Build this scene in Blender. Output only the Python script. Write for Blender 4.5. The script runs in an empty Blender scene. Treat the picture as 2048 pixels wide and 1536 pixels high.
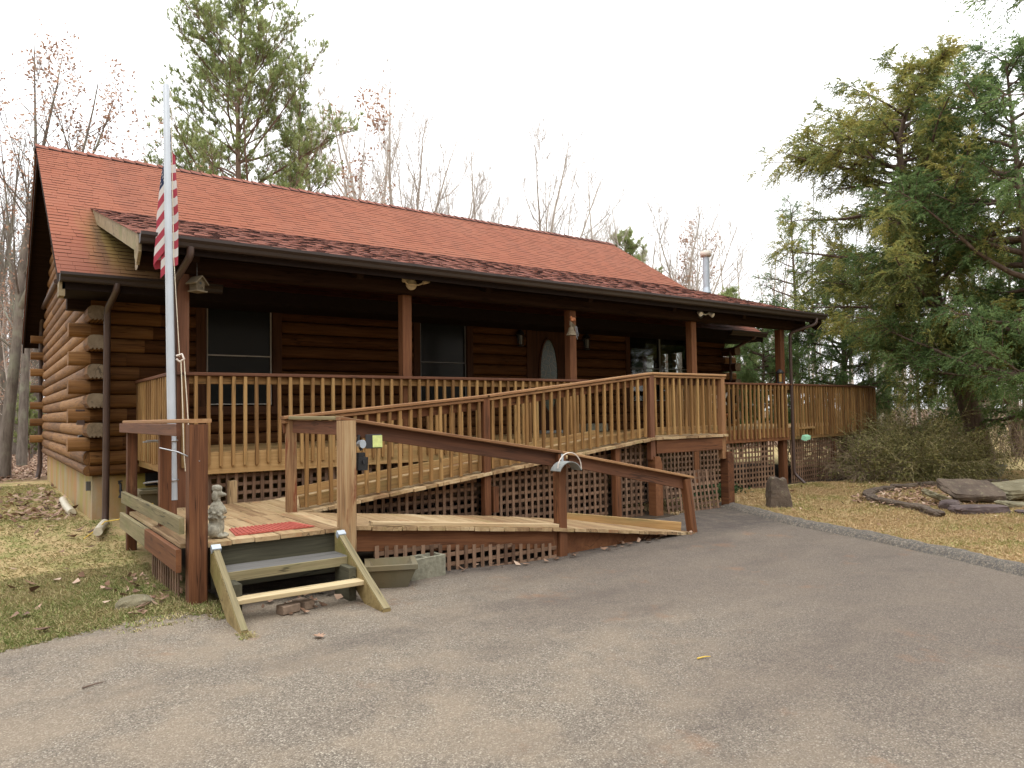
import bpy, math, random
import numpy as np
from mathutils import Vector, Matrix, noise as mnoise
from mathutils.geometry import delaunay_2d_cdt
random.seed(7); RNG = np.random.default_rng(7)
sc = bpy.context.scene
COL = sc.collection
PI = math.pi
# ------------------------------------------------------------------ camera
CAM = Vector((-1.1463, -11.1615, 1.3456)); YAW, PITCH, ROLL = 0.62953, 0.03939, -0.01529
FPX = 1452.1
_f = Vector((math.sin(YAW)*math.cos(PITCH), math.cos(YAW)*math.cos(PITCH), math.sin(PITCH)))
_r = _f.cross(Vector((0, 0, 1))).normalized(); _u = _r.cross(_f)
R_ = _r*math.cos(ROLL) + _u*math.sin(ROLL); U_ = -_r*math.sin(ROLL) + _u*math.cos(ROLL)
cam = bpy.data.objects.new('camera', bpy.data.cameras.new('camera')); COL.objects.link(cam)
cam.matrix_world = Matrix(((R_.x, U_.x, -_f.x, CAM.x), (R_.y, U_.y, -_f.y, CAM.y), (R_.z, U_.z, -_f.z, CAM.z), (0, 0, 0, 1)))
cam.data.sensor_width = 36; cam.data.lens = 36*FPX/2048; cam.data.clip_end = 2000; cam.data.clip_start = .05
sc.camera = cam
def spot(px, depth):
    """world x, y of a place DEPTH metres ahead in the photo's column PX (column in the 2048 wide photo, at the horizon)"""
    d = _f + R_*((px-1024)/FPX) - U_*((815-768)/FPX)
    p = CAM + d*depth
    return p.x, p.y
# ------------------------------------------------------------------ materials
def newmat(name):
    m = bpy.data.materials.new(name); m.use_nodes = True
    nt = m.node_tree; nt.nodes.clear()
    out = nt.nodes.new('ShaderNodeOutputMaterial'); b = nt.nodes.new('ShaderNodeBsdfPrincipled')
    nt.links.new(b.outputs[0], out.inputs[0])
    return m, nt, b
class NB:
    """small helper to write node graphs"""
    def __init__(s, nt): s.nt = nt
    def n(s, t, **kw):
        o = s.nt.nodes.new(t)
        for k, v in kw.items():
            if k in ('data_type', 'blend_type', 'operation', 'attribute_name', 'noise_dimensions', 'feature', 'distance', 'clamp', 'use_clamp', 'wave_type', 'bands_direction'): setattr(o, k, v)
        return o
    def l(s, a, b): s.nt.links.new(a, b)
    def attr(s, name): return s.n('ShaderNodeAttribute', attribute_name=name)
    def mapping(s, vec, scale=(1, 1, 1), loc=(0, 0, 0)):
        m = s.n('ShaderNodeMapping'); m.inputs['Scale'].default_value = scale; m.inputs['Location'].default_value = loc
        s.l(vec, m.inputs['Vector']); return m.outputs[0]
    def noise(s, vec, scale, detail=4, rough=.55, dist=0):
        o = s.n('ShaderNodeTexNoise'); o.inputs['Scale'].default_value = scale; o.inputs['Detail'].default_value = detail
        o.inputs['Roughness'].default_value = rough; o.inputs['Distortion'].default_value = dist
        if vec is not None: s.l(vec, o.inputs['Vector'])
        return o.outputs[0]
    def ramp(s, fac, stops):
        o = s.n('ShaderNodeValToRGB'); e = o.color_ramp.elements
        while len(e) < len(stops): e.new(.5)
        for q, (p, c) in zip(e, stops):
            q.position = p; q.color = (*c, 1) if len(c) == 3 else c
        s.l(fac, o.inputs[0]); return o.outputs[0]
    def fr(s, fac, a, b):
        """map fac from a..b to 0..1"""
        o = s.n('ShaderNodeMapRange'); o.inputs[1].default_value = a; o.inputs[2].default_value = b
        s.l(fac, o.inputs[0]); return o.outputs[0]
    def mix(s, fac, a, b, blend='MIX'):
        o = s.n('ShaderNodeMix', data_type='RGBA', blend_type=blend)
        for sock, v in ((o.inputs[0], fac), (o.inputs[6], a), (o.inputs[7], b)):
            if isinstance(v, (int, float)): sock.default_value = v
            elif isinstance(v, tuple): sock.default_value = (*v, 1)
            else: s.l(v, sock)
        return o.outputs[2]
    def math(s, op, a, b=None):
        o = s.n('ShaderNodeMath', operation=op)
        for i, v in enumerate((a, b)):
            if v is None: continue
            if isinstance(v, (int, float)): o.inputs[i].default_value = v
            else: s.l(v, o.inputs[i])
        return o.outputs[0]
    def bump(s, h, strength, dist, bsdf):
        o = s.n('ShaderNodeBump'); o.inputs['Strength'].default_value = strength; o.inputs['Distance'].default_value = dist
        s.l(h, o.inputs['Height']); s.l(o.outputs[0], bsdf.inputs['Normal'])
    def obj(s): return s.n('ShaderNodeTexCoord').outputs['Object']
    def geo(s): return s.n('ShaderNodeNewGeometry').outputs['Position']

def wood(name, dark, mid, light, rough=.7, var=.5, patch=None, patch_lo=.55, patch_hi=.75, knots=True, spec=.3, patch2=None):
    """boards and logs: grain along the board's own length (attribute g), every board its own tone (attribute r)"""
    m, nt, b = newmat(name); q = NB(nt)
    g = q.attr('g').outputs['Vector']; r = q.attr('r').outputs['Fac']
    gv = q.mapping(g, (1.3, 26, 26)); n1 = q.noise(gv, 1.0, 5, .6, .6)
    gv2 = q.mapping(g, (3.0, 130, 130)); n2 = q.noise(gv2, 1.0, 2, .5)
    f = q.math('ADD', q.math('MULTIPLY', n1, .75), q.math('MULTIPLY', n2, .25))
    f = q.math('ADD', f, q.math('MULTIPLY', q.math('SUBTRACT', r, .5), var*.5))
    c = q.ramp(f, [(.28, dark), (.5, mid), (.74, light)])
    if knots:
        v = q.n('ShaderNodeTexVoronoi'); v.inputs['Scale'].default_value = 1.0
        q.l(q.mapping(g, (1.6, 7, 7)), v.inputs['Vector'])
        k = q.fr(v.outputs['Distance'], .16, .06)
        c = q.mix(q.math('MULTIPLY', k, .55), c, tuple(x*.45 for x in dark))
    cn = q.noise(q.mapping(g, (.55, 16, 16), (3, 8, 5)), 1.0, 2, .5); cm = q.noise(q.mapping(g, (1.0, 3, 3), (11, 2, 7)), 1.0, 2, .5)
    ck = q.math('MULTIPLY', q.fr(q.math('ABSOLUTE', q.math('SUBTRACT', cn, .5)), .014, .004), q.fr(cm, .48, .56))
    c = q.mix(q.math('MULTIPLY', ck, .75), c, tuple(x*.3 for x in dark))
    if patch:
        pn = q.noise(q.mapping(g, (1.1, 5, 5)), 1.0, 5, .65)
        pf = q.fr(pn, patch_lo, patch_hi); c = q.mix(pf, c, patch)
    if patch2:
        pn = q.noise(q.mapping(g, (.8, 4, 4), (7, 3, 2)), 1.0, 5, .7)
        c = q.mix(q.fr(pn, .56, .74), c, patch2)
    q.l(c, b.inputs['Base Color']); b.inputs['Roughness'].default_value = rough; b.inputs['Specular IOR Level'].default_value = spec
    q.bump(q.math('ADD', n1, q.math('MULTIPLY', n2, .5)), .35, .004, b)
    return m
M = {}
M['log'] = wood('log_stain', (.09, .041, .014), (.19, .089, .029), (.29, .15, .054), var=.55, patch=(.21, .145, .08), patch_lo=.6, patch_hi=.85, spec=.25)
M['log_front'] = wood('log_stain_front', (.038, .015, .0065), (.075, .031, .0115), (.125, .056, .021), var=.4, spec=.06)  # front wall stain, kept darker for the shade under the porch roof
M['log_front_lit'] = wood('log_stain_front_lit', (.06, .026, .010), (.13, .058, .020), (.21, .105, .038), var=.4, spec=.1)  # lit copy of the front stain, brighter light outside the porch in its colour
M['end_grain'] = wood('end_grain', (.12, .085, .05), (.19, .14, .088), (.26, .2, .13), var=.5, knots=False)
M['bal'] = wood('weathered_baluster', (.13, .064, .021), (.245, .132, .044), (.35, .21, .08), var=.75, patch=(.23, .17, .07), patch_lo=.55, patch_hi=.8, knots=False)
M['red'] = wood('redwood_stain', (.07, .027, .012), (.135, .053, .022), (.205, .088, .036), var=.5, patch=(.22, .12, .055), patch_lo=.62, patch_hi=.8, spec=.25)
M['darkrail'] = wood('dark_rail_stain', (.07, .027, .013), (.12, .047, .022), (.175, .075, .037), var=.5, spec=.35)
M['cap'] = wood('weathered_cap', (.15, .07, .03), (.265, .135, .06), (.38, .225, .105), var=.5, patch=(.20, .17, .075), patch_lo=.6, patch_hi=.85)
M['deck'] = wood('deck_plank', (.20, .12, .06), (.35, .24, .125), (.47, .355, .21), var=.75, patch=(.34, .15, .065), patch_lo=.58, patch_hi=.76, patch2=(.26, .21, .085))
M['deckwet'] = wood('porch_fascia', (.18, .10, .04), (.33, .195, .075), (.44, .28, .12), var=.6, patch=(.21, .17, .07), patch_lo=.5, patch_hi=.75)
M['peel'] = wood('peeling_post', (.12, .055, .025), (.29, .17, .08), (.43, .31, .17), var=.3, patch=(.17, .05, .02), patch_lo=.53, patch_hi=.60, patch2=(.36, .25, .13))
M['pale'] = wood('new_plank', (.34, .25, .125), (.47, .37, .21), (.57, .47, .30), var=.3)
M['oldgreen'] = wood('algae_wood', (.10, .085, .045), (.19, .155, .08), (.28, .235, .13), var=.5, patch=(.13, .14, .05), patch_lo=.55, patch_hi=.8)
M['stringer'] = wood('mossy_stringer', (.12, .085, .035), (.22, .16, .065), (.33, .255, .12), var=.4, patch=(.16, .15, .04), patch_lo=.5, patch_hi=.75)
M['tread'] = wood('grey_tread', (.06, .058, .052), (.11, .105, .097), (.155, .15, .138), var=.3, knots=False)
M['riser'] = wood('dark_riser', (.035, .032, .02), (.065, .06, .038), (.10, .095, .06), var=.3, knots=False)
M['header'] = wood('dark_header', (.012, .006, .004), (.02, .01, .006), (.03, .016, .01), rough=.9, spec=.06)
M['fascia'] = wood('grey_rake_board', (.13, .095, .05), (.24, .18, .10), (.33, .27, .17), var=.3, patch=(.17, .16, .06), patch_lo=.5, patch_hi=.7)
M['lattice'] = wood('lattice_lath', (.085, .047, .028), (.155, .09, .054), (.235, .145, .092), var=.9, knots=False, patch=(.33, .27, .23), patch_lo=.66, patch_hi=.8)
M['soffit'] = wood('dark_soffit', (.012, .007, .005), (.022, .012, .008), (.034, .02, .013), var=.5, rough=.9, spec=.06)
M['trim'] = wood('window_trim', (.035, .014, .007), (.062, .025, .011), (.09, .038, .016), var=.3, spec=.15)
M['bird'] = wood('bare_grey_wood', (.10, .078, .048), (.165, .13, .083), (.23, .19, .125), var=.5)

def plain(name, col, rough=.6, metal=0, var=.15, scale=30, spec=.5, bump=0):
    m, nt, b = newmat(name); q = NB(nt)
    n = q.noise(q.obj(), scale, 4, .6)
    c = q.ramp(n, [(.3, tuple(x*(1-var) for x in col)), (.7, tuple(min(1, x*(1+var)) for x in col))])
    q.l(c, b.inputs['Base Color']); b.inputs['Roughness'].default_value = rough; b.inputs['Metallic'].default_value = metal
    b.inputs['Specular IOR Level'].default_value = spec
    if bump: q.bump(n, .5, bump, b)
    return m
M['gutter'] = plain('brown_gutter', (.028, .017, .0135), .48, 0, .12, 6)
M['brownmetal'] = plain('brown_downspout', (.06, .035, .027), .42, 0, .12, 6)
M['darkroof'] = plain('roof_edge', (.016, .010, .008), .8, spec=.1)
M['galv'] = plain('galvanised', (.42, .47, .52), .5, .3, .1, 12)
M['cream'] = plain('cream_cap', (.62, .55, .48), .5, .1, .12, 12)
M['polewhite'] = plain('white_pole', (.40, .43, .46), .4, .1, .06, 5)
M['steel'] = plain('steel', (.34, .34, .35), .4, .8, .1, 30)
M['black'] = plain('black_plastic', (.02, .02, .022), .4, 0, .2)
M['blackmetal'] = plain('black_iron', (.025, .025, .027), .5, .3, .2)
M['cream_light'] = plain('cream_light', (.50, .40, .25), .5)
M['white'] = plain('white_paint', (.75, .73, .70), .5, 0, .06)
M['screenframe'] = plain('pale_screen_frame', (.40, .36, .31), .5, 0, .08)
M['greyframe'] = plain('grey_screen_frame', (.16, .16, .155), .5, 0, .08)
M['brass'] = plain('brass', (.5, .33, .12), .35, .8)
M['rope'] = plain('rope', (.62, .55, .42), .8)
M['mat_red'] = plain('red_rubber', (.36, .075, .05), .7, 0, .15, 40)
M['brick'] = plain('brick', (.19, .135, .095), .85, 0, .25, 30, .3, .003)
M['cinder'] = plain('cinder_block', (.20, .19, .14), .9, 0, .3, 25, .2, .004)
M['statue'] = plain('cast_stone', (.29, .27, .21), .9, 0, .35, 28, .2, .006)
M['pvc'] = plain('white_pvc', (.50, .45, .34), .45, 0, .2, 20)
M['yellow'] = plain('yellow_cord', (.60, .40, .06), .6)
M['green_lamp'] = plain('pale_green_plastic', (.30, .62, .42), .5)
M['solar'] = plain('solar_panel_yellow', (.50, .55, .20), .4)
M['terracotta'] = plain('terracotta', (.45, .17, .07), .8)
M['soil'] = plain('dark_soil', (.06, .045, .03), .95, 0, .4, 20, .1, .01)
M['fadecloth'] = plain('grey_cloth', (.22, .23, .22), .9)
M['interior'] = plain('interior_dark', (.035, .028, .022), .9)
def concrete(name, base, green, orange):
    m, nt, b = newmat(name); q = NB(nt); p = q.geo()
    sx = q.n('ShaderNodeSeparateXYZ'); q.l(p, sx.inputs[0])
    n = q.noise(p, 3.5, 6, .6); st = q.noise(q.mapping(p, (2.3, 1.1, .35)), 1.0, 5, .65); fine = q.noise(p, 60, 3, .6)
    c = q.ramp(n, [(.3, tuple(x*.8 for x in base)), (.7, base)])
    c = q.mix(q.fr(st, .42, .6), c, green); o2 = q.noise(q.mapping(p, (2, 2, .8), (5, 1, 0)), 1.0, 4, .6)
    c = q.mix(q.math('MULTIPLY', q.fr(o2, .42, .62), .85), c, orange)
    c = q.mix(q.math('MULTIPLY', fine, .25), c, (.1, .08, .05)); q.l(c, b.inputs['Base Color'])
    b.inputs['Roughness'].default_value = .9; q.bump(fine, .3, .004, b); return m
M['foundation'] = concrete('foundation_stucco', (.42, .34, .22), (.33, .27, .055), (.42, .21, .075))
M['trough'] = concrete('mossy_concrete', (.15, .13, .08), (.085, .08, .032), (.16, .12, .06))

def shingle(name, cols, moss=False):
    m, nt, b = newmat(name); q = NB(nt)
    r = q.attr('r').outputs['Fac']; p = q.obj()
    c = q.ramp(r, [(i/(len(cols)-1), x) for i, x in enumerate(cols)])
    n = q.noise(p, 90, 3, .7); big = q.noise(p, .7, 5, .6); stk = q.noise(q.mapping(p, (2.6, .12, .12)), 1.0, 5, .65)
    c = q.mix(q.math('MULTIPLY', q.fr(stk, .5, .75), .3), c, (.11, .04, .025))
    c = q.mix(q.fr(n, .35, .75), q.mix(.35, c, (.05, .02, .015)), c)
    c = q.mix(q.math('MULTIPLY', q.fr(big, .42, .75), .22), c, (.27, .12, .075))
    if moss:      # run-off stain from the end of the porch roof down to the eave
        s = q.n('ShaderNodeSeparateXYZ'); q.l(p, s.inputs[0])
        wob = q.noise(q.mapping(p, (3, .5, .5)), 1.0, 4, .6)
        X = q.math('ADD', s.outputs[0], q.math('MULTIPLY', q.math('SUBTRACT', wob, .5), .55))
        inx = q.math('MULTIPLY', q.fr(X, -.12, .22), q.fr(X, 1.5, 1.0))
        Y = q.fr(s.outputs[1], 1.5, .6)
        f = q.math('MULTIPLY', q.math('MULTIPLY', inx, Y), 1.0)
        c = q.mix(f, c, q.ramp(wob, [(.35, (.13, .095, .012)), (.55, (.20, .135, .03)), (.7, (.09, .075, .02))]))
        f2 = q.math('MULTIPLY', q.math('MULTIPLY', q.fr(X, .0, .08), q.fr(X, .26, .16)), q.math('MULTIPLY', Y, .55))
        c = q.mix(f2, c, (.05, .028, .018))
        f3 = q.math('MULTIPLY', q.fr(s.outputs[1], .6, -.8), .6); c = q.mix(f3, c, (.14, .045, .028))
    q.l(c, b.inputs['Base Color']); b.inputs['Roughness'].default_value = .85; b.inputs['Specular IOR Level'].default_value = .25
    q.bump(n, .3, .003, b); return m
M['shingle'] = shingle('orange_shingle', [(.255, .076, .036), (.265, .081, .039), (.272, .085, .041), (.28, .09, .043), (.258, .078, .037)], True)
M['shingle_dark'] = shingle('mottled_shingle', [(.155, .05, .033), (.195, .062, .04), (.25, .085, .052), (.28, .10, .063), (.22, .072, .046), (.29, .105, .066)])
M['butt'] = plain('shingle_edge', (.035, .014, .011), .9)  # asphalt edge, its dark colour also carrying the shadow gap below each tab

m, nt, b = newmat('window_glass'); q = NB(nt)      # opaque pane, darkness of the unlit room put into its colour
b.inputs['Base Color'].default_value = (.012, .013, .012, 1); b.inputs['Roughness'].default_value = .18; b.inputs['Specular IOR Level'].default_value = .2
n = q.noise(q.obj(), 2.0, 2); q.bump(n, .05, .02, b); M['glass'] = m
m, nt, b = newmat('clear_glass'); q = NB(nt)
t = q.n('ShaderNodeBsdfTransparent'); t.inputs[0].default_value = (.55, .57, .56, 1); mx = q.n('ShaderNodeMixShader'); mx.inputs[0].default_value = .08
gl = q.n('ShaderNodeBsdfGlossy'); gl.inputs['Roughness'].default_value = .05
q.l(t.outputs[0], mx.inputs[1]); q.l(gl.outputs[0], mx.inputs[2])
q.l(mx.outputs[0], [x for x in nt.nodes if x.type == 'OUTPUT_MATERIAL'][0].inputs[0]); M['clearglass'] = m
m, nt, b = newmat('leaded_glass'); q = NB(nt)
v = q.n('ShaderNodeTexVoronoi', feature='DISTANCE_TO_EDGE'); v.inputs['Scale'].default_value = 9; q.l(q.obj(), v.inputs['Vector'])
c = q.ramp(v.outputs['Distance'], [(.0, (.16, .14, .08)), (.05, (.05, .065, .045)), (.3, (.06, .08, .06))])
q.l(c, b.inputs['Base Color']); b.inputs['Roughness'].default_value = .25; q.bump(v.outputs['Distance'], .4, .01, b); M['leaded'] = m

def ground_mat():
    m, nt, b = newmat('yard_ground'); q = NB(nt); p = q.geo()
    s = q.n('ShaderNodeSeparateXYZ'); q.l(p, s.inputs[0])
    big = q.noise(p, .55, 5, .6); mid = q.noise(p, 3.2, 5, .65); fine = q.noise(p, 45, 4, .7)
    straw = q.ramp(fine, [(.3, (.24, .165, .08)), (.55, (.44, .33, .17)), (.75, (.56, .45, .26))])
    green = q.ramp(fine, [(.3, (.12, .135, .04)), (.6, (.25, .26, .085)), (.8, (.36, .34, .15))])
    c = q.mix(q.math('MULTIPLY', q.fr(mid, .47, .64), .8), straw, green)
    # far from the house the wood's floor is all brown leaves
    dx = q.math('ADD', q.fr(s.outputs[1], 6.5, 9.5), q.math('MULTIPLY', q.math('SUBTRACT', big, .5), .8))
    litter = q.ramp(q.noise(p, 16, 5, .75), [(.3, (.06, .036, .022)), (.5, (.17, .10, .062)), (.72, (.32, .21, .145))])
    c = q.mix(q.fr(dx, .35, .75), c, litter)
    mos = q.noise(q.mapping(p, (1, 1, 1), (3, 9, 1)), .7, 4, .6)
    c = q.mix(q.math('MULTIPLY', q.fr(mos, .52, .68), q.math('MULTIPLY', q.fr(s.outputs[0], .6, -.6), .75)), c, (.125, .115, .028))
    # bare red earth by the drive in the left foreground
    ex = q.math('MULTIPLY', q.fr(s.outputs[0], -.15, -.75), q.fr(s.outputs[1], -4.2, -4.9))
    ex = q.math('MULTIPLY', ex, q.fr(mid, .38, .55)); c = q.mix(q.math('MULTIPLY', ex, .8), c, (.25, .115, .05))
    # shade under the deck and the ramps, put into the ground colour
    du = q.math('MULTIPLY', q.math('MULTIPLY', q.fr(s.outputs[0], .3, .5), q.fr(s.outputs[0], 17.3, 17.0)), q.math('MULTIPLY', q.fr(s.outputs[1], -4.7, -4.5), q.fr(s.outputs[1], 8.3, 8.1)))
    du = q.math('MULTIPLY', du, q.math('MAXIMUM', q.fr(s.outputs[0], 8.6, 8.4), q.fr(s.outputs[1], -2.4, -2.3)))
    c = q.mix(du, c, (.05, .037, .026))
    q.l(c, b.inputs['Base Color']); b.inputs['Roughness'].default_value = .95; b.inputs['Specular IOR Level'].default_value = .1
    q.bump(q.math('ADD', fine, mid), .6, .02, b); return m
M['ground'] = ground_mat()
def asphalt(name, dark=1.0, berm=False):
    m, nt, b = newmat(name); q = NB(nt); p = q.geo()
    s = q.n('ShaderNodeSeparateXYZ'); q.l(p, s.inputs[0])
    v = q.n('ShaderNodeTexVoronoi'); v.inputs['Scale'].default_value = 130; q.l(p, v.inputs['Vector'])
    hs = q.n('ShaderNodeSeparateColor'); q.l(v.outputs['Color'], hs.inputs[0]); rnd = hs.outputs[0]
    st = [(.0, (.115, .095, .073)), (.3, (.17, .141, .109)), (.6, (.222, .187, .145)), (.86, (.285, .243, .19)), (1, (.43, .385, .31))]
    c = q.ramp(rnd, st)
    c = q.mix(q.fr(v.outputs['Distance'], .5, .9), c, (.095, .078, .06))
    big = q.noise(q.mapping(p, (.35, 1.1, 1)), .8, 5, .6); pat = q.noise(p, 2.2, 5, .65); pat2 = q.noise(p, 7, 4, .65)
    if berm:
        c = q.mix(q.fr(q.noise(p, 28, 4, .7), .35, .7), c, (.055, .055, .055))
    else:
        # rain-darkened, purple-brown swathe to the right, tan fines to the left
        right = q.math('ADD', q.fr(s.outputs[0], .2, 4.6), q.math('MULTIPLY', q.math('SUBTRACT', big, .5), 1.7))
        wet = q.fr(right, .1, .8)
        c = q.mix(q.math('MULTIPLY', wet, .8), c, q.mix(.62, c, (.085, .063, .052), 'MIX'))
        tan = q.math('MULTIPLY', q.fr(pat, .42, .62), .5); c = q.mix(q.math('MULTIPLY', tan, q.math('SUBTRACT', 1.0, q.math('MULTIPLY', wet, .75))), c, (.275, .215, .15))
        rust = q.fr(q.noise(q.mapping(p, (1, 1, 1), (4, 2, 0)), 2.0, 5, .7), .6, .72); c = q.mix(q.math('MULTIPLY', rust, .4), c, (.26, .13, .065))
        dk = q.fr(q.noise(q.mapping(p, (.6, 1.4, 1), (9, 5, 0)), .9, 5, .65), .54, .68); c = q.mix(q.math('MULTIPLY', dk, .45), c, (.085, .067, .056))
        # damp strip along the foot of the ramp
        edge = q.math('MULTIPLY', q.fr(s.outputs[1], -5.35, -4.95), q.fr(pat2, .25, .6)); c = q.mix(q.math('MULTIPLY', edge, .65), c, (.045, .038, .036))
    q.l(c, b.inputs['Base Color']); b.inputs['Roughness'].default_value = .82; b.inputs['Specular IOR Level'].default_value = .3
    q.bump(q.math('ADD', q.math('MULTIPLY', v.outputs['Distance'], -1.0), q.math('MULTIPLY', rnd, .6)), .8, .008, b)
    return m
M['asphalt'] = asphalt('chip_asphalt'); M['berm'] = asphalt('asphalt_berm', berm=True)
def rockmat(name, a, bcol, lichen):
    m, nt, b = newmat(name); q = NB(nt); p = q.obj()
    n = q.noise(p, 5, 7, .65); n2 = q.noise(p, 13, 5, .7); 
    c = q.ramp(n, [(.3, a), (.7, bcol)]); c = q.mix(q.fr(n2, .57, .68), c, lichen)
    q.l(c, b.inputs['Base Color']); b.inputs['Roughness'].default_value = .9; q.bump(q.math('ADD', n, n2), .6, .03, b); return m
M['rock'] = rockmat('brown_stone', (.05, .034, .024), (.12, .086, .06), (.165, .145, .088))
M['rockpurple'] = rockmat('purple_stone', (.05, .034, .033), (.12, .085, .078), (.17, .155, .115))
M['rockgreen'] = rockmat('green_stone', (.10, .085, .045), (.22, .19, .115), (.30, .29, .2))

def leafmat(name, stops, trans=.25, clump=1.3):
    m, nt, b = newmat(name); q = NB(nt)
    r = q.attr('r').outputs['Fac']; n = q.noise(q.obj(), clump, 4, .6)
    f = q.math('ADD', q.math('MULTIPLY', q.math('SUBTRACT', r, .5), .45), n)
    c = q.ramp(f, stops); q.l(c, b.inputs['Base Color']); b.inputs['Roughness'].default_value = .65; b.inputs['Specular IOR Level'].default_value = .25
    t = q.n('ShaderNodeBsdfTranslucent'); q.l(c, t.inputs[0]); mx = q.n('ShaderNodeMixShader'); mx.inputs[0].default_value = trans
    q.l(b.outputs[0], mx.inputs[1]); q.l(t.outputs[0], mx.inputs[2])
    q.l(mx.outputs[0], [x for x in nt.nodes if x.type == 'OUTPUT_MATERIAL'][0].inputs[0]); return m
M['pine'] = leafmat('pine_needle', [(.28, (.19, .235, .085)), (.5, (.30, .36, .135)), (.72, (.42, .45, .20))], .55, .8)
M['cedar_y'] = leafmat('olive_cedar', [(.26, (.12, .155, .055)), (.42, (.20, .24, .08)), (.53, (.30, .305, .09)), (.70, (.40, .35, .10))], .5, .75)
M['cedar_g'] = leafmat('green_cedar', [(.3, (.075, .125, .045)), (.5, (.135, .205, .07)), (.7, (.21, .29, .105))], .5, .8)
M['shrubleaf'] = leafmat('shrub_leaf', [(.3, (.12, .12, .04)), (.55, (.20, .19, .065)), (.75, (.29, .25, .10))], .25)
M['oakleaf'] = leafmat('dead_oak_leaf', [(.3, (.24, .13, .085)), (.5, (.40, .235, .155)), (.7, (.52, .35, .25))], .4)
M['litter'] = leafmat('leaf_litter', [(.25, (.08, .045, .028)), (.45, (.20, .115, .07)), (.6, (.33, .21, .14)), (.8, (.46, .34, .25))], .1, 2.5)
M['grassblade'] = leafmat('grass_blade', [(.28, (.50, .35, .19)), (.45, (.63, .46, .27)), (.60, (.57, .43, .23)), (.72, (.36, .35, .12)), (.85, (.24, .29, .07))], .2, .9)
M['grassgreen'] = leafmat('yard_blade', [(.26, (.48, .38, .20)), (.44, (.55, .46, .25)), (.55, (.42, .40, .17)), (.66, (.29, .33, .11)), (.82, (.20, .27, .07))], .2, .8)
M['ivy'] = leafmat('dark_leaf', [(.3, (.02, .045, .018)), (.7, (.06, .11, .04))], .2, 3)
def barkmat(name, a, bcol, lich=None):
    m, nt, b = newmat(name); q = NB(nt); p = q.obj()
    n = q.noise(q.mapping(p, (7, 7, 1.2)), 1.6, 6, .65); c = q.ramp(n, [(.3, a), (.7, bcol)])
    if lich: c = q.mix(q.fr(q.noise(p, 1.3, 5, .65), .5, .68), c, lich)
    q.l(c, b.inputs['Base Color']); b.inputs['Roughness'].default_value = .9; b.inputs['Specular IOR Level'].default_value = .15; q.bump(n, .7, .03, b); return m
M['bark_grey'] = barkmat('grey_bark', (.085, .068, .055), (.21, .178, .148), (.22, .22, .16))
M['bark_far'] = barkmat('far_bark', (.33, .285, .24), (.55, .49, .43))
M['bark_pine'] = barkmat('pine_bark', (.11, .07, .05), (.27, .18, .135))
M['bark_cedar'] = barkmat('cedar_bark', (.085, .056, .042), (.19, .135, .105))
M['twig'] = plain('olive_twig', (.30, .25, .12), .85, 0, .4, 6)
M['twig_brown'] = plain('brown_twig', (.22, .16, .105), .85, 0, .4, 6)

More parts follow.
